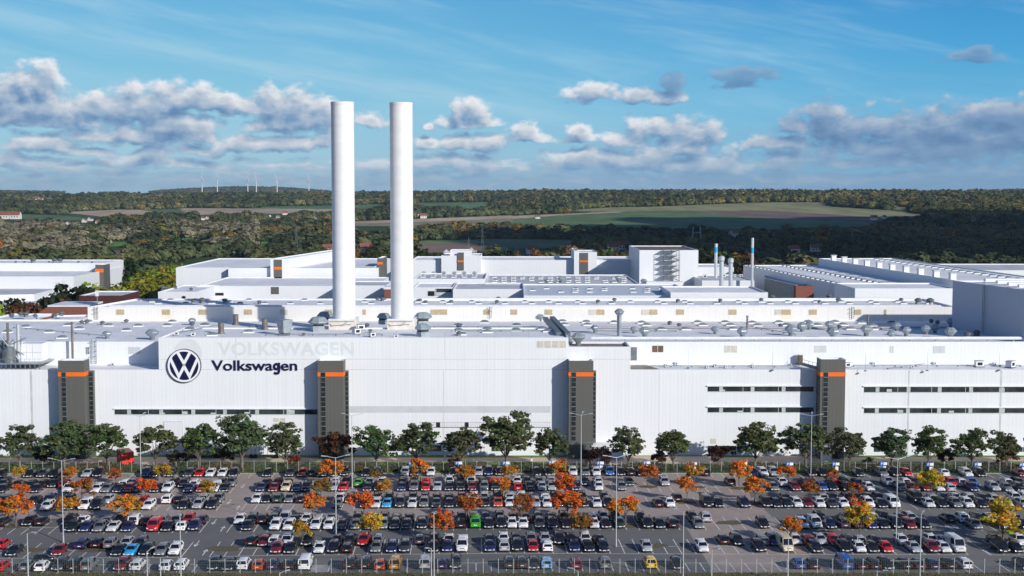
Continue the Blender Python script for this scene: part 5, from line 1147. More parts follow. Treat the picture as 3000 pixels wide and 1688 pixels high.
for i, (u, vt) in enumerate(((2095,553),(2153,549),(2164,549),(2230,553),(2240,537),(2324,544))): turbine(u, 563, vt, 12500, i * .7, f"faint distant wind turbine on the right skyline, {nth(i+1)} from the left", gT)
steel_far = mat('pylon_steel', (.30, .34, .34), .6, .1, .1)
def pylon(u, vb, vt, Y, lab):
    p = at_y(u, vb, Y); p.z = float(height(p.x, Y)); H = at_y(u, vt, Y).z - p.z; rt = thing('power_pylon', lab, 'pylon', (p.x, Y, p.z - 2), 0, 'lattice pylons in the valley'); t = M(); s = H * .055; th = Y / F * .17
    for (a, c) in ((-1, -1), (1, -1), (1, 1), (-1, 1)): t.tube((a * s, c * s, 0), (a * s * .12, c * s * .12, H), th, steel_far, 4)
    for k in range(9):
        z0, z1 = H * k / 9, H * (k + 1) / 9; w0, w1 = s * (1 - .88 * k / 9), s * (1 - .88 * (k + 1) / 9); t.tube((-w0, -w0, z0), (w1, -w1, z1), th * .6, steel_far, 3); t.tube((w0, -w0, z0), (-w1, -w1, z1), th * .6, steel_far, 3)
    t.build('lattice', rt)
    for k, (z, w_) in enumerate(((.78, .14), (.9, .10))): t = M(); t.tube((-w_ * H, 0, H * z), (w_ * H, 0, H * z), th, steel_far, 4); t.build('cross_arm', rt)
for a in ((868,733,658,1180,'lattice pylon left of the chimneys above the white spine roof'), (1373,733,690,1250,'thin short pylon right of the chimneys'), (1413,728,664,1250,'tall lattice pylon right of the chimneys in front of the dark wood'), (248,700,668,2100,'distant pylon in the woods at the far left'), (2496,735,662,1500,'pylon in the cloud shadow behind the long hall'), (2785,748,706,1400,'pylon in the cloud shadow behind the white block')): pylon(*a)
rt = thing('bridge_portal', 'white H-shaped bridge pylon standing in the dark valley', 'bridge pylon'); Y = 1500
t = M(); A_, B_, C_, D_ = at_y(2026, 706, Y), at_y(2031, 664, Y), at_y(2055, 712, Y), at_y(2051, 664, Y); A_.z = C_.z = 0; t.tube(A_, B_, .7, steel_far, 6); t.build('leg', rt); t = M(); t.tube(C_, D_, .7, steel_far, 6); t.build('leg', rt)
t = M(); t.tube(at_y(2030, 682, Y), at_y(2052, 682, Y), .5, steel_far, 6); t.build('cross_beam', rt)
wallh_m = mat('pale_house_wall', (.72, .70, .66), .8, .06, .1); roofh_m = mat('red_tile_roof', (.28, .10, .065), .8, .15, .3); roofh2_m = mat('dark_tile_roof', (.07, .065, .07), .8, .15, .3)
def ground_hit(u, v):
    lo, hi = 500.0, 9000.0
    for Yq in np.geomspace(500, 9000, 500):
        p = at_y(u, v, Yq)
        if p.z < float(height(p.x, Yq)): return p
    return at_y(u, v, 9000)
def house(u, v, w_, Y, lab, rm=roofh_m, rz=0.0, hh=1.0):
    p = ground_hit(u, v); w_ = max(9, min(w_ * p.y / Y, 34)); Y = p.y; rt = thing('village_house', lab, 'house', (p.x, Y, p.z), rz, 'village houses in the valley'); h = w_ * .42 * hh
    t = M(); t.box(-w_/2, w_/2, -w_*.35, w_*.35, -3, h, wallh_m); t.add([(-w_/2, -w_*.35, h), (-w_/2, w_*.35, h), (-w_/2, 0, h*1.8), (w_/2, -w_*.35, h), (w_/2, w_*.35, h), (w_/2, 0, h*1.8)], [(0,1,2), (5,4,3)], wallh_m); t.build('wall', rt)
    t = M(); e = .4; t.add([(-w_/2-e, -w_*.38, h*.95), (w_/2+e, -w_*.38, h*.95), (w_/2+e, 0, h*1.86), (-w_/2-e, 0, h*1.86), (-w_/2-e, w_*.38, h*.95), (w_/2+e, w_*.38, h*.95)], [(0,1,2,3), (3,2,5,4)], rm); t.build('roof', rt)
    t = M()
    for k in (-.28, 0, .28): t.box(w_ * k - w_*.05, w_ * k + w_*.05, -w_*.352, -w_*.35, h*.4, h*.75, glass_m)
    t.build('windows', rt)
HS = [(64,592,22,4600,1.6),(85,592,20,4600,.3),(105,590,34,4600,.1),(120,588,22,4600,0),(142,586,20,4600,.6),(155,584,18,4600,.2),(15,642,36,3000,0),(46,642,36,3000,0),(200,660,12,2300,1.5),(247,652,14,2300,1.5),(265,648,15,2300,1.4),(288,655,14,2300,0),(592,645,12,2700,.8),(608,643,13,2700,1.4),(786,636,16,2900,.6),(815,640,14,2800,1.2),(835,630,18,3000,.2),(876,657,18,2200,.4),(923,644,15,2400,1.3),(1070,625,14,3000,0),(1240,640,20,2600,.2),(1225,636,22,2700,.5),
      (1385,744,12,1050,1.4),(1310,748,9,1050,1.5),(1560,745,14,1000,.2),(1795,737,14,1050,.4),(1825,732,15,1060,.1),(1495,745,9,1050,.8),(2150,695,22,1900,.7),(2265,692,18,1900,.2),(2325,742,14,1100,.3),(2390,738,14,1100,0),(2560,645,20,2600,0),(2590,642,16,2600,.8),(2735,648,18,2700,.3),(2845,650,14,2600,1.2),(2858,651,13,2600,.9),(962,742,14,1000,.2),(1072,740,15,1000,.3),(1575,641,20,3600,.1),(1673,586,20,5200,.2),(1698,586,20,5200,.2)]
for i, (u, v, w_, Y, rz) in enumerate(sorted(HS)):
    house(u, v, w_ * .62, Y, f"small {'white' if i % 3 else 'pale'} house with {'dark' if i % 4 == 2 else 'red'} roof in the valley, {nth(i+1)} from the left", roofh2_m if i % 4 == 2 else roofh_m, rz)
for i, (u, v, w_) in enumerate(((1330, 602, 34), (1275, 602, 8))):
    p = at_y(u, v, 4500); rt = thing('farm_shed', ('long' if i == 0 else 'short') + ' white farm shed on the green field right of the chimneys', 'shed', (p.x, 4500, p.z)); t = M(); t.box(-w_ * .65, w_ * .65, -8, 8, -20, 8, wallh_m); t.build('wall', rt); t = M(); t.box(-w_*.66, w_*.66, -8.4, 8.4, 8, 9.5, edge_m); t.build('roof', rt)
rt = thing('brick_tower', 'lone reddish tower on the left horizon', 'tower'); p = at_y(354, 572, 6500); t = M(); t.box(p.x - 7, p.x + 7, 6500, 6514, p.z - 15, at_y(354, 562, 6500).z, brick_m); t.build('wall', rt)
rt = thing('television_tower', 'slim tower on the horizon right of the chimneys', 'tower'); p = at_y(1431, 570, 7000); t = M(); t.lathe((p.x, 7000), [(6, p.z - 20), (4, p.z + 15), (2, at_y(1431, 555, 7000).z)], steel_far, 8); t.build('shaft', rt); t = M(); t.lathe((p.x, 7000), [(5, p.z + 14), (8, p.z + 17), (8, p.z + 20), (4, p.z + 22)], white_t, 8); t.build('gallery', rt)
# ---------------- individually visible trees behind the works ----------------
BG = [(crown('crown', 4.6, 5.2, 7.0, 46, 26, .55, 1.7, s, leaf_m, .8, .10, .7, .35), trunk(2.2, .35, 5, 2.5, s, 9)) for s in range(71, 76)]
CON = [(crown('crown', 2.4, 7.0, 8.0, 36, 26, .5, 1.3, s, leaf_m, 1.1, .08, .9, .2), trunk(2.0, .3, 4, 1.0, s, 13)) for s in (81, 82)]
tc_ = {'dark green': (.030, .050, .018), 'olive green': (.085, .095, .030), 'yellow-green': (.26, .25, .035), 'orange': (.32, .13, .025), 'rust brown': (.13, .065, .03), 'fresh green': (.09, .16, .025)}
def bgtree(kind, u, vt, Y, colname, i, where, w_=1.0, conifer=False, zb=None):
    z = float(height(0, Y)) if zb is None else zb; p = at_y(u, vt, Y); H = max(5, p.z - z); sz = H / (12.4 if not conifer else 15)
    tree((CON if conifer else BG)[i % (2 if conifer else 5)], 'conifer' if conifer else 'broadleaf_tree', f"{colname} tree {where}", 'tree', (p.x, Y, z), (sz * w_, sz * w_, sz), i * 1.7, tuple(c * random.uniform(.85, 1.15) for c in tc_[colname]), kind)
rr = random.Random(5); names = list(tc_); wts = [5, 5, 2, 2, 3, 2]; i = 0; cc_ = {}
lstb = []
for u in np.arange(905, 2210, 19):
    if 1000 < u < 1035 or 1145 < u < 1208: continue
    lstb.append((u + rr.uniform(-6, 6), rr.uniform(722, 752), rr.uniform(860, 1040), rr.choices(names, wts)[0], rr.random() < .2))
for (u, vt, Y, cn_, cf) in lstb:
    k = (cn_, cf); cc_[k] = cc_.get(k, 0) + 1
    bgtree('trees just behind the works', u, vt, Y, cn_, i, f"{'narrow, ' if cf else ''}just behind the works, {nth(cc_[k])} of its kind from left", rr.uniform(.8, 1.2), cf); i += 1
for j, (u, vt) in enumerate(((383,822),(398,812),(412,806),(425,800),(438,794),(450,789),(462,784),(474,780),(486,776),(498,773),(509,771))):
    bgtree('yellow-green avenue', u, vt, 600 + j * 17, 'yellow-green', i, f"in the avenue left of the tall white hall, {nth(j+1)} from its near end", 1.1, zb=0); i += 1
for j, (u, vt, Y, cn_, w_, lab) in enumerate(((213, 829, 560, 'dark green', 1.3, 'standing alone before the works hall, left of the yellow-green pair'), (258, 826, 590, 'yellow-green', 1.2, 'of the pair beside the turquoise containers, left one'), (303, 826, 590, 'yellow-green', 1.25, 'of the pair beside the turquoise containers, right one'),
        (45, 865, 520, 'dark green', 1.1, 'at the far left among bare branches before the annex'), (75, 880, 500, 'rust brown', 1.0, 'between dark trees at the far left'), (130, 866, 520, 'dark green', 1.0, 'at the far left next to the sloping brick building'), (5, 892, 480, 'yellow-green', 1.1, 'cut by the left edge above the brick building'), (170, 862, 540, 'rust brown', .8, 'left of the lone dark tree'), (372, 752, 800, 'dark green', 1.2, 'behind the wing of the works hall'))):
    bgtree('trees at the left of the works', u, vt, Y, cn_, i, lab, w_ * .78, zb=0); i += 1
# ---------------- woodland ----------------
PR = bpy.data.collections.new("tree_kinds")
for s in range(5):
    t = M(); me_c = crown('woodland_crown', 5.4, 4.6, 5.2, 54, 18, .95, 1.8, 90 + s, leafi_m, .8, .03, .75, .2, .35, .8)
    o = bpy.data.objects.new('woodland_crown', me_c); PR.objects.link(o)
for s in range(2):
    o = bpy.data.objects.new('woodland_clump', crown('woodland_clump', 7.5, 3.8, 3.2, 44, 16, 1.5, 2.8, 99 + s, leafi_m, .6, .03, .4, .2, .35, .8)); PR.objects.link(o)
def scatter(Y0, Y1, sp, jit, seed):
    g = np.random.default_rng(seed); out = []; y = Y0
    while y < Y1:
        s = sp(y); xm = y * .46 + 60; n = int(2 * xm / s); x = np.linspace(-xm, xm, n) + g.uniform(-.5, .5, n) * s; out.append(np.stack([x, y + g.uniform(-.5, .5, n) * s], 1)); y += s * .95
    return np.concatenate(out)
P_ = np.concatenate([scatter(900, 2400, lambda y: 10.5 + y * .0012, 1, 1), scatter(2400, 5900, lambda y: 11.5 + (y - 2400) * .004, 1, 2), scatter(5900, 9200, lambda y: 26, 1, 3), scatter(9200, 13500, lambda y: 44, 1, 4)])
Xp, Yp = P_[:, 0], P_[:, 1]; Zp = height(Xp, Yp); qx, qy = proj_np(Xp, Yp, Zp)
def vnoise(x, y, s, seed):
    g = np.random.default_rng(seed); a = g.uniform(0, 6.28, 8); kx = g.normal(size=8) / s; ky = g.normal(size=8) / s
    return sum(np.sin(x * kx[i] * 2.2 + y * ky[i] * 2.2 + a[i]) for i in range(8)) / 8 ** .5
keep = np.ones(len(Xp), bool)
hp = F / Yp * np.where(Yp < 5900, 10.5, 14)
for poly, c in FIELDS:
    for k_ in (-.1, .25, .55, .85, 1.05): keep &= ~inpoly(qx, qy - hp * k_, poly)
open_ = vnoise(Xp, Yp * .6, 130, 5); keep &= ~((open_ > 1.35) & (Yp < 2600)); keep &= ~((vnoise(Xp, Yp * .5, 420, 6) > 1.25) & (Yp > 2600) & (Yp < 6500))
for (u, v, w_, Y, rz) in HS:
    h_ = ground_hit(u, v); wm_ = max(9, min(w_ * .62 * h_.y / Y, 34)); wp = wm_ * F / h_.y
    keep &= ~((np.abs(qx - u) < wp * .6 + hp * .5) & (Yp < h_.y + wm_) & (Yp > h_.y * .4) & (qy - hp * 1.45 < v - wp * .08))
keep &= ~((Yp < 1080) & (np.abs(qx - 1500) < 650))
Xp, Yp, Zp, qx, qy = (a[keep] for a in (Xp, Yp, Zp, qx, qy)); n = len(Xp); print('woodland points', n)
g = np.random.default_rng(9); zone = vnoise(Xp, Yp * .5, 160, 7) + g.normal(size=n) * .32
cols = np.zeros((n, 3)); cols[:] = (.055, .078, .036); 
pal = [(-.3, (.072, .095, .042)), (.25, (.10, .118, .052)), (.75, (.13, .135, .06)), (1.2, (.165, .15, .065)), (1.75, (.19, .125, .055))]
for th, c in pal: cols[zone > th] = c
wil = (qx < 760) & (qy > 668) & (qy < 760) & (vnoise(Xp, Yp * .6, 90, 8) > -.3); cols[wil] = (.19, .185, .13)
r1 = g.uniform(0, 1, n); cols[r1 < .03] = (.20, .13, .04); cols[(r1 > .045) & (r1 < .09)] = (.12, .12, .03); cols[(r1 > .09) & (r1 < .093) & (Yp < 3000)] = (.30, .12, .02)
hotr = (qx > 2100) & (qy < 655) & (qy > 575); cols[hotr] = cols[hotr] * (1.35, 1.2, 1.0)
cols *= g.uniform(1.02, 1.45, (n, 1)) * np.array([1.06, 1.0, .92])
scl = np.where(Yp < 2400, g.uniform(.65, 1.25, n) * g.choice([1, 1.2, 1.5], n), np.where(Yp < 5900, g.uniform(.8, 1.3, n) * g.choice([1, 1.2, 1.5], n) * (1 + (Yp - 2400) * .00022), np.where(Yp < 9200, g.uniform(1.8, 2.3, n), g.uniform(2.8, 3.6, n))))
scz = np.where(Yp < 5900, scl * g.uniform(.8, 1.05, n), scl * g.uniform(.5, .85, n))
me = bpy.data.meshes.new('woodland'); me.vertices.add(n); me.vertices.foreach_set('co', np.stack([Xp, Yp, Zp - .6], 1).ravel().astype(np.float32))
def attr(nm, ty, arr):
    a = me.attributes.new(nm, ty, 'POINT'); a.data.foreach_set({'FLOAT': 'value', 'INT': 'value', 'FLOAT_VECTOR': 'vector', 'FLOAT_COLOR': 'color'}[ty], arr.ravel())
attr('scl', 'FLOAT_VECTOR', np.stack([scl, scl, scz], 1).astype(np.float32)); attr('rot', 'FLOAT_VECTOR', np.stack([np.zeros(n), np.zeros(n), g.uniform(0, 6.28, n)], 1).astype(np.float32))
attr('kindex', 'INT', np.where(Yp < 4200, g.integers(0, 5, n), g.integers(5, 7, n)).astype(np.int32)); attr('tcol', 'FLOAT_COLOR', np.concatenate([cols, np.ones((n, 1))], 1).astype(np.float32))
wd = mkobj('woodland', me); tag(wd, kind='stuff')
ng = bpy.data.node_groups.new('plant_trees', 'GeometryNodeTree'); ng.interface.new_socket('Geometry', in_out='INPUT', socket_type='NodeSocketGeometry'); ng.interface.new_socket('Geometry', in_out='OUTPUT', socket_type='NodeSocketGeometry')
b = NB(ng); gi, go = b.n('NodeGroupInput'), b.n('NodeGroupOutput'); ip = b.n('GeometryNodeInstanceOnPoints'); ci_ = b.n('GeometryNodeCollectionInfo'); ci_.inputs['Collection'].default_value = PR; ci_.inputs['Separate Children'].default_value = True; ci_.inputs['Reset Children'].default_value = True
def na(nm, ty): x = b.n('GeometryNodeInputNamedAttribute', data_type=ty); x.inputs['Name'].default_value = nm; return x.outputs['Attribute']
b.lk(gi.outputs[0], ip.inputs['Points']); b.lk(ci_.outputs[0], ip.inputs['Instance']); ip.inputs['Pick Instance'].default_value = True
b.lk(na('kindex', 'INT'), ip.inputs['Instance Index']); b.lk(na('scl', 'FLOAT_VECTOR'), ip.inputs['Scale'])
er = b.n('FunctionNodeEulerToRotation'); b.lk(na('rot', 'FLOAT_VECTOR'), er.inputs[0]); b.lk(er.outputs[0], ip.inputs['Rotation']); b.lk(ip.outputs[0], go.inputs[0])
md = wd.modifiers.new('planting', 'NODES'); md.node_group = ng
# ---------------- the cloud that shades the valley on the right ----------------
cm = bpy.data.materials.new('cloud_white'); cm.use_nodes = True; cm.node_tree.nodes['Principled BSDF'].inputs['Base Color'].default_value = (.9, .91, .93, 1); cm.node_tree.nodes['Principled BSDF'].inputs['Roughness'].default_value = 1
bm = bmesh.new(); rr = random.Random(12); cz = 900.0; off = sd * (cz / sd.z)
for (tx, ty, rx, ry) in ((520,1650,330,340),(900,1700,450,420),(1250,1800,420,420),(1600,1850,380,420),(420,2050,260,300),(800,2300,420,420),(1200,2350,450,420),(1650,2350,420,420),(700,1300,380,240),(1100,1300,420,260),(1500,1300,400,300),(300,1250,200,160),(700,1120,250,80),(1050,1100,300,90),(300,1500,170,170),(1500,2700,300,170),(950,2750,320,170),(2000,2000,350,500),(560,2560,260,180)):
    m_ = Matrix.Translation((tx + off.x, ty + off.y, cz + rr.uniform(0, 60))) @ Matrix.Diagonal((rx, ry, rr.uniform(90, 150), 1)); bmesh.ops.create_icosphere(bm, subdivisions=4, radius=1, matrix=m_)
from mathutils import noise as mnoise
for v in bm.verts:
    q = mnoise.fractal(v.co * .006, 1.0, 2.0, 5); v.co += Vector((q * 70, q * 60, q * 40))
me = bpy.data.meshes.new('cloud'); bm.to_mesh(me); bm.free(); me.materials.append(cm); me.polygons.foreach_set('use_smooth', [True] * len(me.polygons)); tag(mkobj('cloud', me), kind='stuff')
# ---------------- cars ----------------
pm = bpy.data.materials.new('car_paint'); pm.use_nodes = True; b = NB(pm.node_tree); bs = pm.node_tree.nodes['Principled BSDF']
oi = b.n('ShaderNodeObjectInfo'); pa = b.n('ShaderNodeAttribute', attribute_name='paint')
b.lk(b.mix(1.0, oi.outputs['Color'], pa.outputs['Color'], 'MULTIPLY'), bs.inputs['Base Color']); bs.inputs['Roughness'].default_value = .32; bs.inputs['Coat Weight'].default_value = .6; bs.inputs['Coat Roughness'].default_value = .06
cglass = mat('car_glass', (.010, .012, .020), .06, .1, .6, spec=.7); tyre_m = mat('tyre_rubber', (.018, .018, .018), .85, .1, 2.0); rim_m = mat('alloy_rim', (.42, .43, .45), .35, .08, 2.0, metal=.6)
lightg = mat('headlight_glass', (.78, .80, .84), .12, .05, 2.0, spec=.8); tail_m = mat('tail_light_red', (.35, .01, .01), .2, .05, 2.0); plate_m = mat('number_plate_white', (.80, .80, .78), .5, .03, 2.0); trim_m = mat('black_trim', (.02, .02, .022), .6, .1, 2.0)
DIM = {  # length, half width, height, hood z, nose of glass y, roof front y, roof rear y, glass rear y, tail z
 'hatchback': (4.2, .89, 1.47, .93, -1.02, -.30, 1.35, 1.95, .98), 'estate car': (4.7, .91, 1.50, .95, -1.15, -.45, 1.85, 2.25, 1.0), 'sedan': (4.7, .91, 1.44, .93, -1.05, -.30, 1.0, 1.75, 1.02),
 'SUV': (4.5, .93, 1.68, 1.06, -1.10, -.45, 1.65, 2.12, 1.12), 'small van': (4.6, .94, 1.86, 1.10, -1.30, -.62, 2.02, 2.26, 1.2), 'transporter van': (5.1, .98, 2.0, 1.22, -1.85, -1.25, 2.30, 2.5, 1.3), 'minibus': (5.6, .98, 2.3, 1.28, -2.2, -1.65, 2.62, 2.78, 1.3)}
def loft(t, st, m, smooth=True, capends=True):
    """st: list of rings with equal vertex counts"""
    n = len(st[0]); vs = [p for r_ in st for p in r_]; fs = []
    for i in range(len(st) - 1):
        for j in range(n - 1): fs.append((i*n + j, i*n + j + 1, (i+1)*n + j + 1, (i+1)*n + j))
    t.add(vs, fs, m, smooth)
    if capends: t.add(st[0], [tuple(range(n))[::-1]], m); t.add(st[-1], [tuple(range(n))], m)
def car_meshes(kind):
    L, w, H, hz, gy0, ry0, ry1, gy1, tz = DIM[kind]; h = L / 2; out = []
    def ring(y, wf, zb, zt, crown_=.05):
        W_ = w * wf; return [(-W_*.86, y, zb), (-W_*.98, y, zb + .10), (-W_, y, zb + (zt - zb) * .45), (-W_*.965, y, zt - .12), (-W_*.88, y, zt - .02), (-W_*.45, y, zt + crown_*.8), (0, y, zt + crown_), (W_*.45, y, zt + crown_*.8), (W_*.88, y, zt - .02), (W_*.965, y, zt - .12), (W_, y, zb + (zt - zb) * .45), (W_*.98, y, zb + .10), (W_*.86, y, zb)]
    t = M(); z0 = .22 if H < 1.6 else .28; nz = hz - .22
    sts = [ring(-h, .70, z0 + .14, nz - .14, .02), ring(-h + .06, .86, z0 + .04, nz - .04, .03), ring(-h + .3, .95, z0, nz + .04, .04), ring(-h + .75, 1.0, z0, nz + .14), ring(gy0, 1.0, z0, hz, .03), ring(gy0 + .8, 1.0, z0, hz + .02, -.05), ring(gy1 - .6, 1.0, z0, tz - .01, -.05), ring(min(gy1, h - .14), .98, z0, tz, .0), ring(h - .07, .93, z0 + .04, tz - .05, .0), ring(h, .84, z0 + .16, tz - .16, .0)]
    loft(t, sts, pm)
    rw = .70 if H < 1.7 else (.80 if H < 2.4 else .86); RZ = H - .035
    # roof panel with rounded edges
    yy = [ry0 - .02, ry0 + .25, (ry0 + ry1) / 2, ry1 - .25, ry1 + .06]; zz = [RZ - .045, RZ + .0, RZ + .03, RZ + .0, RZ - .05]
    loft(t, [[(-w*rw - .02, y, z - .07), (-w*rw*.96, y, z), (-w*rw*.5, y, z + .03), (0, y, z + .04), (w*rw*.5, y, z + .03), (w*rw*.96, y, z), (w*rw + .02, y, z - .07)] for y, z in zip(yy, zz)], pm)
    bw = w * .90; zb = hz - .06
    if kind in ('small van', 'transporter van', 'minibus'):     # panelled sides and rear pillars
        for s in (-1, 1): t.add([(s*bw*1.012, ry0 + 1.5, zb), (s*bw*1.012, gy1 + .02, tz - .05), (s*(w*rw + .03), ry1, RZ - .05), (s*(w*rw + .03), ry0 + 1.45, RZ - .05)], [(0, 1, 2, 3)], pm)
    for s in (-1, 1):                                           # pillars
        for (a, c, wd) in (((s*bw, gy0 + .02, zb + .02), (s*w*rw, ry0, RZ - .03), .045), ((s*bw, gy1, tz - .04), (s*w*rw, ry1, RZ - .03), .10), ((s*bw*.985, (gy0 + gy1)/2 + .1, zb), (s*w*rw*1.0, (ry0 + ry1)/2, RZ - .03), .04)): t.tube(a, c, wd, pm, 5, smooth=False)
        t.box(s*(w + .02) - .09, s*(w + .02) + .09, gy0 + .28, gy0 + .42, hz - .02, hz + .13, pm)
    out.append(('body', t.mesh('body')))
    t = M()
    def gr(y, hw, z): return [(-hw, y, z), (hw, y, z)]
    A_ = [(-bw, gy0, zb), (bw, gy0, zb), (w*rw, ry0, RZ - .04), (-w*rw, ry0, RZ - .04)]; B_ = [(-bw, gy1, tz - .06), (bw, gy1, tz - .06), (w*rw, ry1, RZ - .04), (-w*rw, ry1, RZ - .04)]
    t.add(A_, [(0, 1, 2, 3)], cglass); t.build
    wsm = t.mesh('windscreen'); out.append(('windscreen', wsm))
    t = M(); t.add(B_, [(3, 2, 1, 0)], cglass); out.append(('rear_window', t.mesh('rear_window')))
    t = M()
    t.add([A_[0], A_[3], B_[3], B_[0]], [(0, 1, 2, 3)], cglass); t.add([A_[1], A_[2], B_[2], B_[1]], [(3, 2, 1, 0)], cglass); t.add([A_[3], A_[2], B_[2], B_[3]], [(0,1,2,3)], trim_m)
    out.append(('side_windows', t.mesh('side_windows')))
    t = M()
    for s in (-1, 1):
        x = s * w * .70; t.add([(x - .18, -h + .03, nz - .24), (x + .18, -h + .10, nz - .22), (x + .19, -h + .16, nz - .06), (x - .16, -h + .04, nz - .08)], [(0, 1, 2, 3), (3, 2, 1, 0)], lightg)
        q = M(); q.add([(x - .19, -h - .015, nz - .26), (x + .14 * s + .0, -h + .035, nz - .26), (x + .14 * s, -h + .02, nz - .10), (x - .19, -h - .015, nz - .10)] if False else [(x - .20, -h - .03, nz - .27), (x + .17, -h - .03, nz - .27), (x + .17, -h + .10, nz - .07), (x - .20, -h + .05, nz - .09), (x - .20, -h + .3, nz - .27), (x + .17, -h + .3, nz - .27), (x + .17, -h + .3, nz - .07), (x - .20, -h + .3, nz - .09)], [(0,1,2,3), (0,4,5,1), (3,2,6,7), (0,3,7,4), (1,5,6,2)], lightg); out.append(('headlight', q.mesh('headlight')))
        q = M(); q.box(x - .14, x + .16, h - .06, h + .012, tz - .36, tz - .14, tail_m); out.append(('tail_light', q.mesh('tail_light')))
    t = M(); t.box(-.27, .27, -h - .03, -h + .02, z0 + .20, z0 + .33, plate_m); out.append(('number_plate', t.mesh('number_plate')))
    t = M(); t.box(-.27, .27, h - .01, h + .02, z0 + .42, z0 + .54, plate_m); out.append(('number_plate', t.mesh('number_plate')))
    t = M(); t.box(-w*.62, w*.62, -h - .015, -h + .05, z0 + .05, z0 + .17, trim_m); t.box(-w*.42, w*.42, -h - .02, -h + .05, nz - .22, nz - .12, trim_m); out.append(('grille', t.mesh('grille')))
    r_ = .32 if H < 1.6 else .36
    for (sx, y) in ((-1, -h + .82), (1, -h + .82), (-1, h - .80), (1, h - .80)):
        t = M(); t.tube((sx * (w - .20), y, r_), (sx * (w + .012), y, r_), r_, tyre_m, 16, smooth=False); t.tube((sx * (w + .005), y, r_), (sx * (w + .022), y, r_), r_ * .62, rim_m, 10, smooth=False); out.append(('wheel', t.mesh('wheel')))
    for _, me in out: me.transform(Matrix.Diagonal((1.03, 1.07, 1.08, 1)))
    for _, me in out:
        if any(m_ is pm for m_ in me.materials):
            a = me.color_attributes.new('paint', 'FLOAT_COLOR', 'POINT'); a.data.foreach_set('color', np.ones(4 * len(me.vertices), np.float32))
    return out
CARM = {k: car_meshes(k) for k in DIM}
PC = {'k': ('black', (.012, .012, .014)), 'd': ('dark grey', (.045, .048, .052)), 'n': ('navy blue', (.012, .020, .085)), 'g': ('grey', (.16, .17, .18)), 's': ('silver', (.42, .44, .47)), 'w': ('white', (.80, .80, .80)), 'r': ('bright red', (.55, .012, .015)), 'm': ('dark red', (.20, .010, .018)),
      'b': ('blue', (.02, .12, .42)), 'c': ('sky blue', (.02, .36, .72)), 'G': ('green', (.03, .33, .03)), 't': ('dark green', (.02, .06, .045)), 'y': ('yellow', (.85, .52, .02)), 'o': ('bronze orange', (.42, .20, .03)), 'e': ('cream', (.78, .66, .42)), 'x': ('orange-red', (.52, .075, .02)), 'l': ('pale blue', (.25, .48, .78))}
TYP = {'h': 'hatchback', 'e': 'estate car', 'u': 'SUV', 's': 'sedan', 'v': 'small van', 'V': 'transporter van', 'M': 'minibus'}
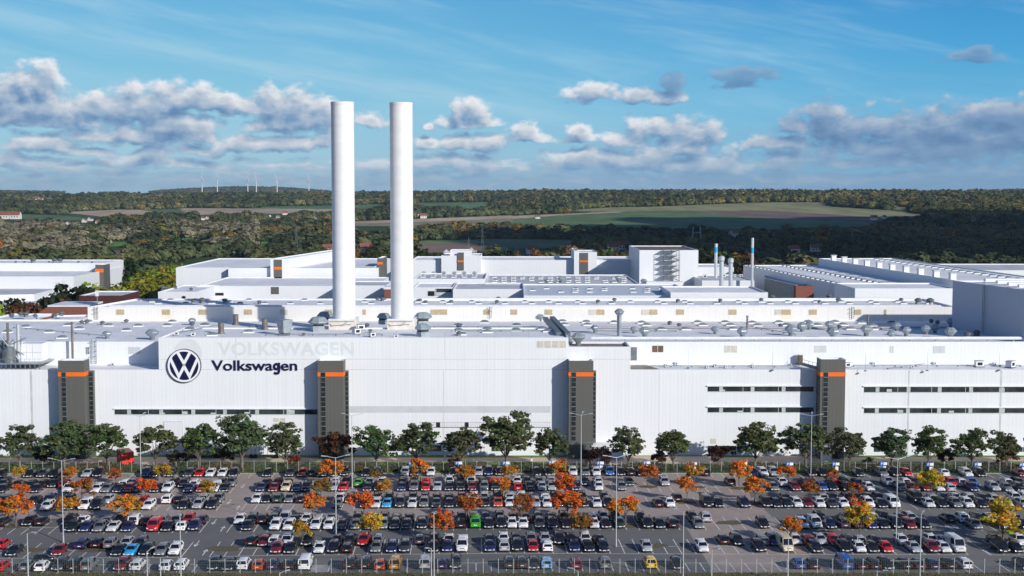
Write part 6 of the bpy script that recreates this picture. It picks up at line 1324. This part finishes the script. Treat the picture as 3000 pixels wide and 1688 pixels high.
CARS = {
'A': ["10k 310k 440d 560k 690k 885s 1000ku 1475nu 1550k 1720k 1905d 2010r 2120w 2240w 2360k", "120k 350d 470rh 565k 680k 790k 895k 1110k 1225n 1500se 1600k 1760w 1985k 2065k 2240s 2340n 2450k",
      "250k 370k 610we 740g 845we 980b 1090k 1190k 1300k 1455k 1940k 2420n 2520we", "50s 430k 540k 905k 1140g 1270k 1385r 1755w 1990we 2120k 2530m"],
'B': ["40k 200k 330k 450k 550k 660m 1265w 1345n 1750k 1855k 1970w 2230d 2325g", "110k 220k 320k 800w 910k 1030G 1145s 1265w 1480k 1590k 1710r 1945w 2060d 2165w 2280k 2390r 2510m",
      "50w 150d 270ge 390s 600n 730k 860s 1175t 1530s 1770s 2190k", "140w 310k 420m 640r 760k 880k 1200s 1370w 1460k 1580k 1690k 1830r 1930w 2040b 2390w 2510k"],
'C': ["30k 365k 695w 980w 1075g 1200d 1300m 1390n 1575k 1690w 1910n 2035r 2165wv 2265k", "55n 185m 305e 410n 510k 780s 880r 1125k 1240k 1470n 1590g 1710r 1825s 1945k 2060k 2175m 2295g 2410k",
      "60r 180k 300s 400s 640n 870w 1100g", "50g 265m 400r 540b 630k 770k 1010w 1330ge 1450m 1570m 1710w 1810se 2045n 2260s 2390g 2510k"],
'D': ["60n 130d 350k 500n 690d 1085s 1455r 1690wu 1810k 2050s 2200g", "10w 110k 225t 340g 465k 590k 845w 950k 1220k 1340k 1455g 1580d 1700d 1820k 1940k 2070m 2190w 2295s 2430k 2550s",
      "90w 190d 330w 430k 700k 925k 1655k", "160k 540s 650k 780k 900k 1010k 1110k 1480kV 1640s 1760n 1880s 2000s 2130k 2250s 2480w 2570w"],
'E': ["20k 150k 480we 620m 700k 860wv 985kv 1370k 1500w 1850k 2000su 2140ku", "820g 1100k 1210w 1320c 1450dv 1575w 1690g 1815d 1945k 2060k 2180k 2305k 2435x 2550w",
      "235s 350we 470k 600k 715k 850w 960k 1465k 1585w 1955kV 2070k 2330n 2550k", "20k 120k 250we 380m 510we 635d 750w 870r 1000w 1130k 1245wV 1610w 1735k 1875g 1995w 2130k 2250s 2380s 2560s"],
'F': ["30k 300k 430k 710k 830w 1090g 1215k 1365wv 1490k 1650g 1775g 1905r 2040k 2415w 2540t", "10k 100k 250sv 370k 490w 640s 760g 1020k 1290k 1415k 1545k 1800k 1940k 2070k 2190g 2310n 2450k",
      "10k 135d 260k 390k 520k 670k 800w 920s 1030kv 1290k 1810k 1940s", "520k 770k 900k 1050w 1160k 1310k 1430se 1800k 1940w 2080k 2210w 2340k 2460k"],
'G': ["735ku 870n 1010g 1145w 1290n 1555rV 1690k 1835w 1965n 2495k", "200wu 335w 475w 605wu 735w 870d 1005g 1145k 1280g 1400k 1520k 1670ke 1810k 1945g 2065k 2205GV 2345k 2465k 2570w",
      "20w 275d 400k 550k 700k 820w 940k 1080t 1360k 1480k 1610k 1870ge 2520k", "340w 470wv 610n 750du 880k 1030n 1150k 1275kv 1410me 1560k 2070g 2370s 2560k"],
'H': ["30r 835n 990k 1120gu 1275s 1420d 2540k", "10m 120w 250w 520k 820k 945k 1085r 1230g 1645d 1790k 1940w 2345k 2490w", "40d 190g 330s 470k 590k 735w 870k 2120k 2260k 2510ge", "10n 270w 370m 520s 650r 790d 910s 1060k 1340w 1490k 1640w 1730s 2290k 2520w"],
'I': ["150k 600m 1200k 1325c 1480k 1630g 1770w", "215m 350k 640w 785k 925k 1210g 1370n 1500d 1790k 1925n 2075wV 2350n 2495s", "50k 210r 355w 625n 770k 915k 1350s 1910w 2480k", "170eM 470k 760k 910w 1040k 1180r 1460s 1640mu 1760w 1880wM 2330kv 2480k"],
'J': ["20r 280g 430w 610du 765kv 900gv 1230mu 1390w 1680w 1830w 2160k 2310k 2455w", "30xh 175n 340k 500wV 950kv 1105kv 1250x 1400ov 1700sv 1870n 2010du 2550d", "40d 170d 330l 640m 930gu 1385y 1660k", "300b 440k 760bV 920k 1050k 1180k 1360k 1500d 1640n 1800k 1960w 2560k"]}
RN = {'A': 'in the row by the far fence', 'B': 'in the second row from the far fence', 'C': 'in the third row from the far fence', 'D': 'in the fourth row from the far fence', 'E': 'in the fifth row from the far fence', 'F': 'in the fifth row from the near fence', 'G': 'in the fourth row from the near fence', 'H': 'in the third row from the near fence', 'I': 'in the second row from the near fence', 'J': 'in the row by the near fence'}
RN['F'] = 'in the sixth row from the far fence'
PAIR = {'B': 'C', 'D': 'E', 'F': 'G', 'H': 'I'}
rr = random.Random(21); allc = []
for rname, regs in CARS.items():
    lst = []
    for rg, s in enumerate(regs):
        for tk in s.split():
            k = 0
            while tk[k].isdigit(): k += 1
            xz = int(tk[:k]); c = tk[k]; ty = tk[k+1:] or rr.choices('hesu', (5, 2.5, 1.5, 2))[0]; lst.append((750 * rg + xz / K, c, TYP[ty]))
    lst.sort(); base_r = PAIR.get(rname, rname)
    last = -1e9; row = []
    for (u, c, ty) in lst:
        L = DIM[ty][0]; back = rname in PAIR
        t = (10.1 - .45 - L / 2) if back else (.45 + L / 2)
        yy = at_z(u, yrow(base_r, u)).y + t + rr.uniform(-.2, .2); dep = yy * math.cos(PITCH) + (CAMZ - .7) * math.sin(PITCH); X = (u - 1500) / F * dep
        if X - last < 2.02: X = last + 2.08
        last = X
        nose_in = rr.random() < (.45 if back else (.75 if rname == 'J' else .06)) and ty not in ('minibus',)
        if rname == 'J' and ty in ('transporter van', 'small van') : nose_in = True
        ang = math.atan(skew(u)) + rr.uniform(-.02, .02) + (math.pi if nose_in else 0)
        row.append([X, yy, ang, c, ty, rname, nose_in])
    # labels: by neighbours when that singles the car out, else by its count along the row
    desc = [f"{PC[r_[3]][0]} {r_[4]}" for r_ in row]; labs = []
    for i, d in enumerate(desc):
        a = desc[i-1] if i else None; c_ = desc[i+1] if i < len(desc) - 1 else None
        if desc.count(d) == 1: labs.append(f"only {d} {RN[rname]}")
        else: labs.append(None)
    trip = [(desc[i-1] if i else '', desc[i], desc[i+1] if i < len(desc)-1 else '') for i in range(len(desc))]
    for i in range(len(desc)):
        if labs[i] is None:
            lab = f"{desc[i]} between {PC[row[i-1][3]][0]} {row[i-1][4]} and {PC[row[i+1][3]][0]} {row[i+1][4]} {RN[rname]}" if 0 < i < len(desc) - 1 else None
            if lab and trip.count(trip[i]) == 1 and trip.count((trip[i][2], trip[i][1], trip[i][0])) <= (1 if trip[i][0] == trip[i][2] else 0) and len(lab.split()) <= 16: labs[i] = lab
            else: labs[i] = f"{desc[i]}, {nth(i+1)} from left {RN[rname]}"
    for r_, lab in zip(row, labs): allc.append(r_ + [lab])
# one dark saloon driving along the lane at the lower left
p = at_z(116, 1651); allc.append([p.x, p.y, R(-78), 'k', 'sedan', 'J', False, 'black sedan driving along the lane at the lower left, between two rows'])
print('cars', len(allc))
allc.sort(key=lambda r_: r_[1]); solo, rest = allc[:300], allc[300:]
proto = {}; 
for (X, Y_, ang, c, ty, rn_, ni, lab) in solo:
    kk = rr.uniform(.85, 1.15); col = tuple(v * kk for v in PC[c][1]) + (1,); nm = ty.lower().replace(' ', '_')
    if ty not in proto:
        rt = thing(nm, lab, 'van' if 'van' in ty else 'minibus' if ty == 'minibus' else 'car', (X, Y_, .058), ang, 'vehicles parked in the car park')
        ps = [mkobj(a, me_, rt) for a, me_ in CARM[ty]]
        for q in ps: q.color = col
        proto[ty] = (rt, ps)
    else:
        r_ = dup(*proto[ty], (X, Y_, .058), ang, lab, 1.0, None, col)
# the farthest cars beyond three hundred: one mass
vs, fs, mi, cl, sm_, mm_, off_ = [], [], [], [], [], [], 0
for (X, Y_, ang, c, ty, rn_, ni, lab) in rest:
    col = PC[c][1]; Mx = Matrix.Translation((X, Y_, .058)) @ Matrix.Rotation(ang, 4, 'Z'); Ma = np.array(Mx)
    for _, me in CARM[ty]:
        n = len(me.vertices); co = np.empty(n * 3, np.float32); me.vertices.foreach_get('co', co); co = co.reshape(-1, 3); co = co @ Ma[:3, :3].T + Ma[:3, 3]
        vs.append(co); cl.append(np.tile(np.array((*col, 1)), (n, 1)))
        idx = [mm_.index(m_) if m_ in mm_ else (mm_.append(m_) or len(mm_) - 1) for m_ in me.materials]
        for pl in me.polygons: fs.append([v + off_ for v in pl.vertices]); mi.append(idx[pl.material_index]); sm_.append(pl.use_smooth)
        off_ += n
me = bpy.data.meshes.new('parked_cars'); me.from_pydata(np.concatenate(vs).tolist(), [], fs)
for m_ in mm_: me.materials.append(m_)
me.polygons.foreach_set('material_index', mi); me.polygons.foreach_set('use_smooth', sm_)
a = me.color_attributes.new('paint', 'FLOAT_COLOR', 'POINT'); a.data.foreach_set('color', np.concatenate(cl).ravel().astype(np.float32)); me.update()
tag(mkobj('parked_cars', me), kind='stuff')
# ---------------- air ----------------
if HAZE:
    t = M(); t.box(-17000, 17000, -260, 26000, -60, 330, None)
    me = bpy.data.meshes.new('haze'); me.from_pydata(t.v, [], t.f); hm = bpy.data.materials.new('air'); hm.use_nodes = True; nt = hm.node_tree; nt.nodes.clear(); o_ = nt.nodes.new('ShaderNodeOutputMaterial'); pv_ = nt.nodes.new('ShaderNodeVolumePrincipled')
    pv_.inputs['Color'].default_value = (.62, .80, 1.0, 1); pv_.inputs['Density'].default_value = HAZE; pv_.inputs['Anisotropy'].default_value = .1; nt.links.new(pv_.outputs[0], o_.inputs['Volume']); me.materials.append(hm); me.update(calc_edges=True); tag(mkobj('haze', me), kind='stuff')
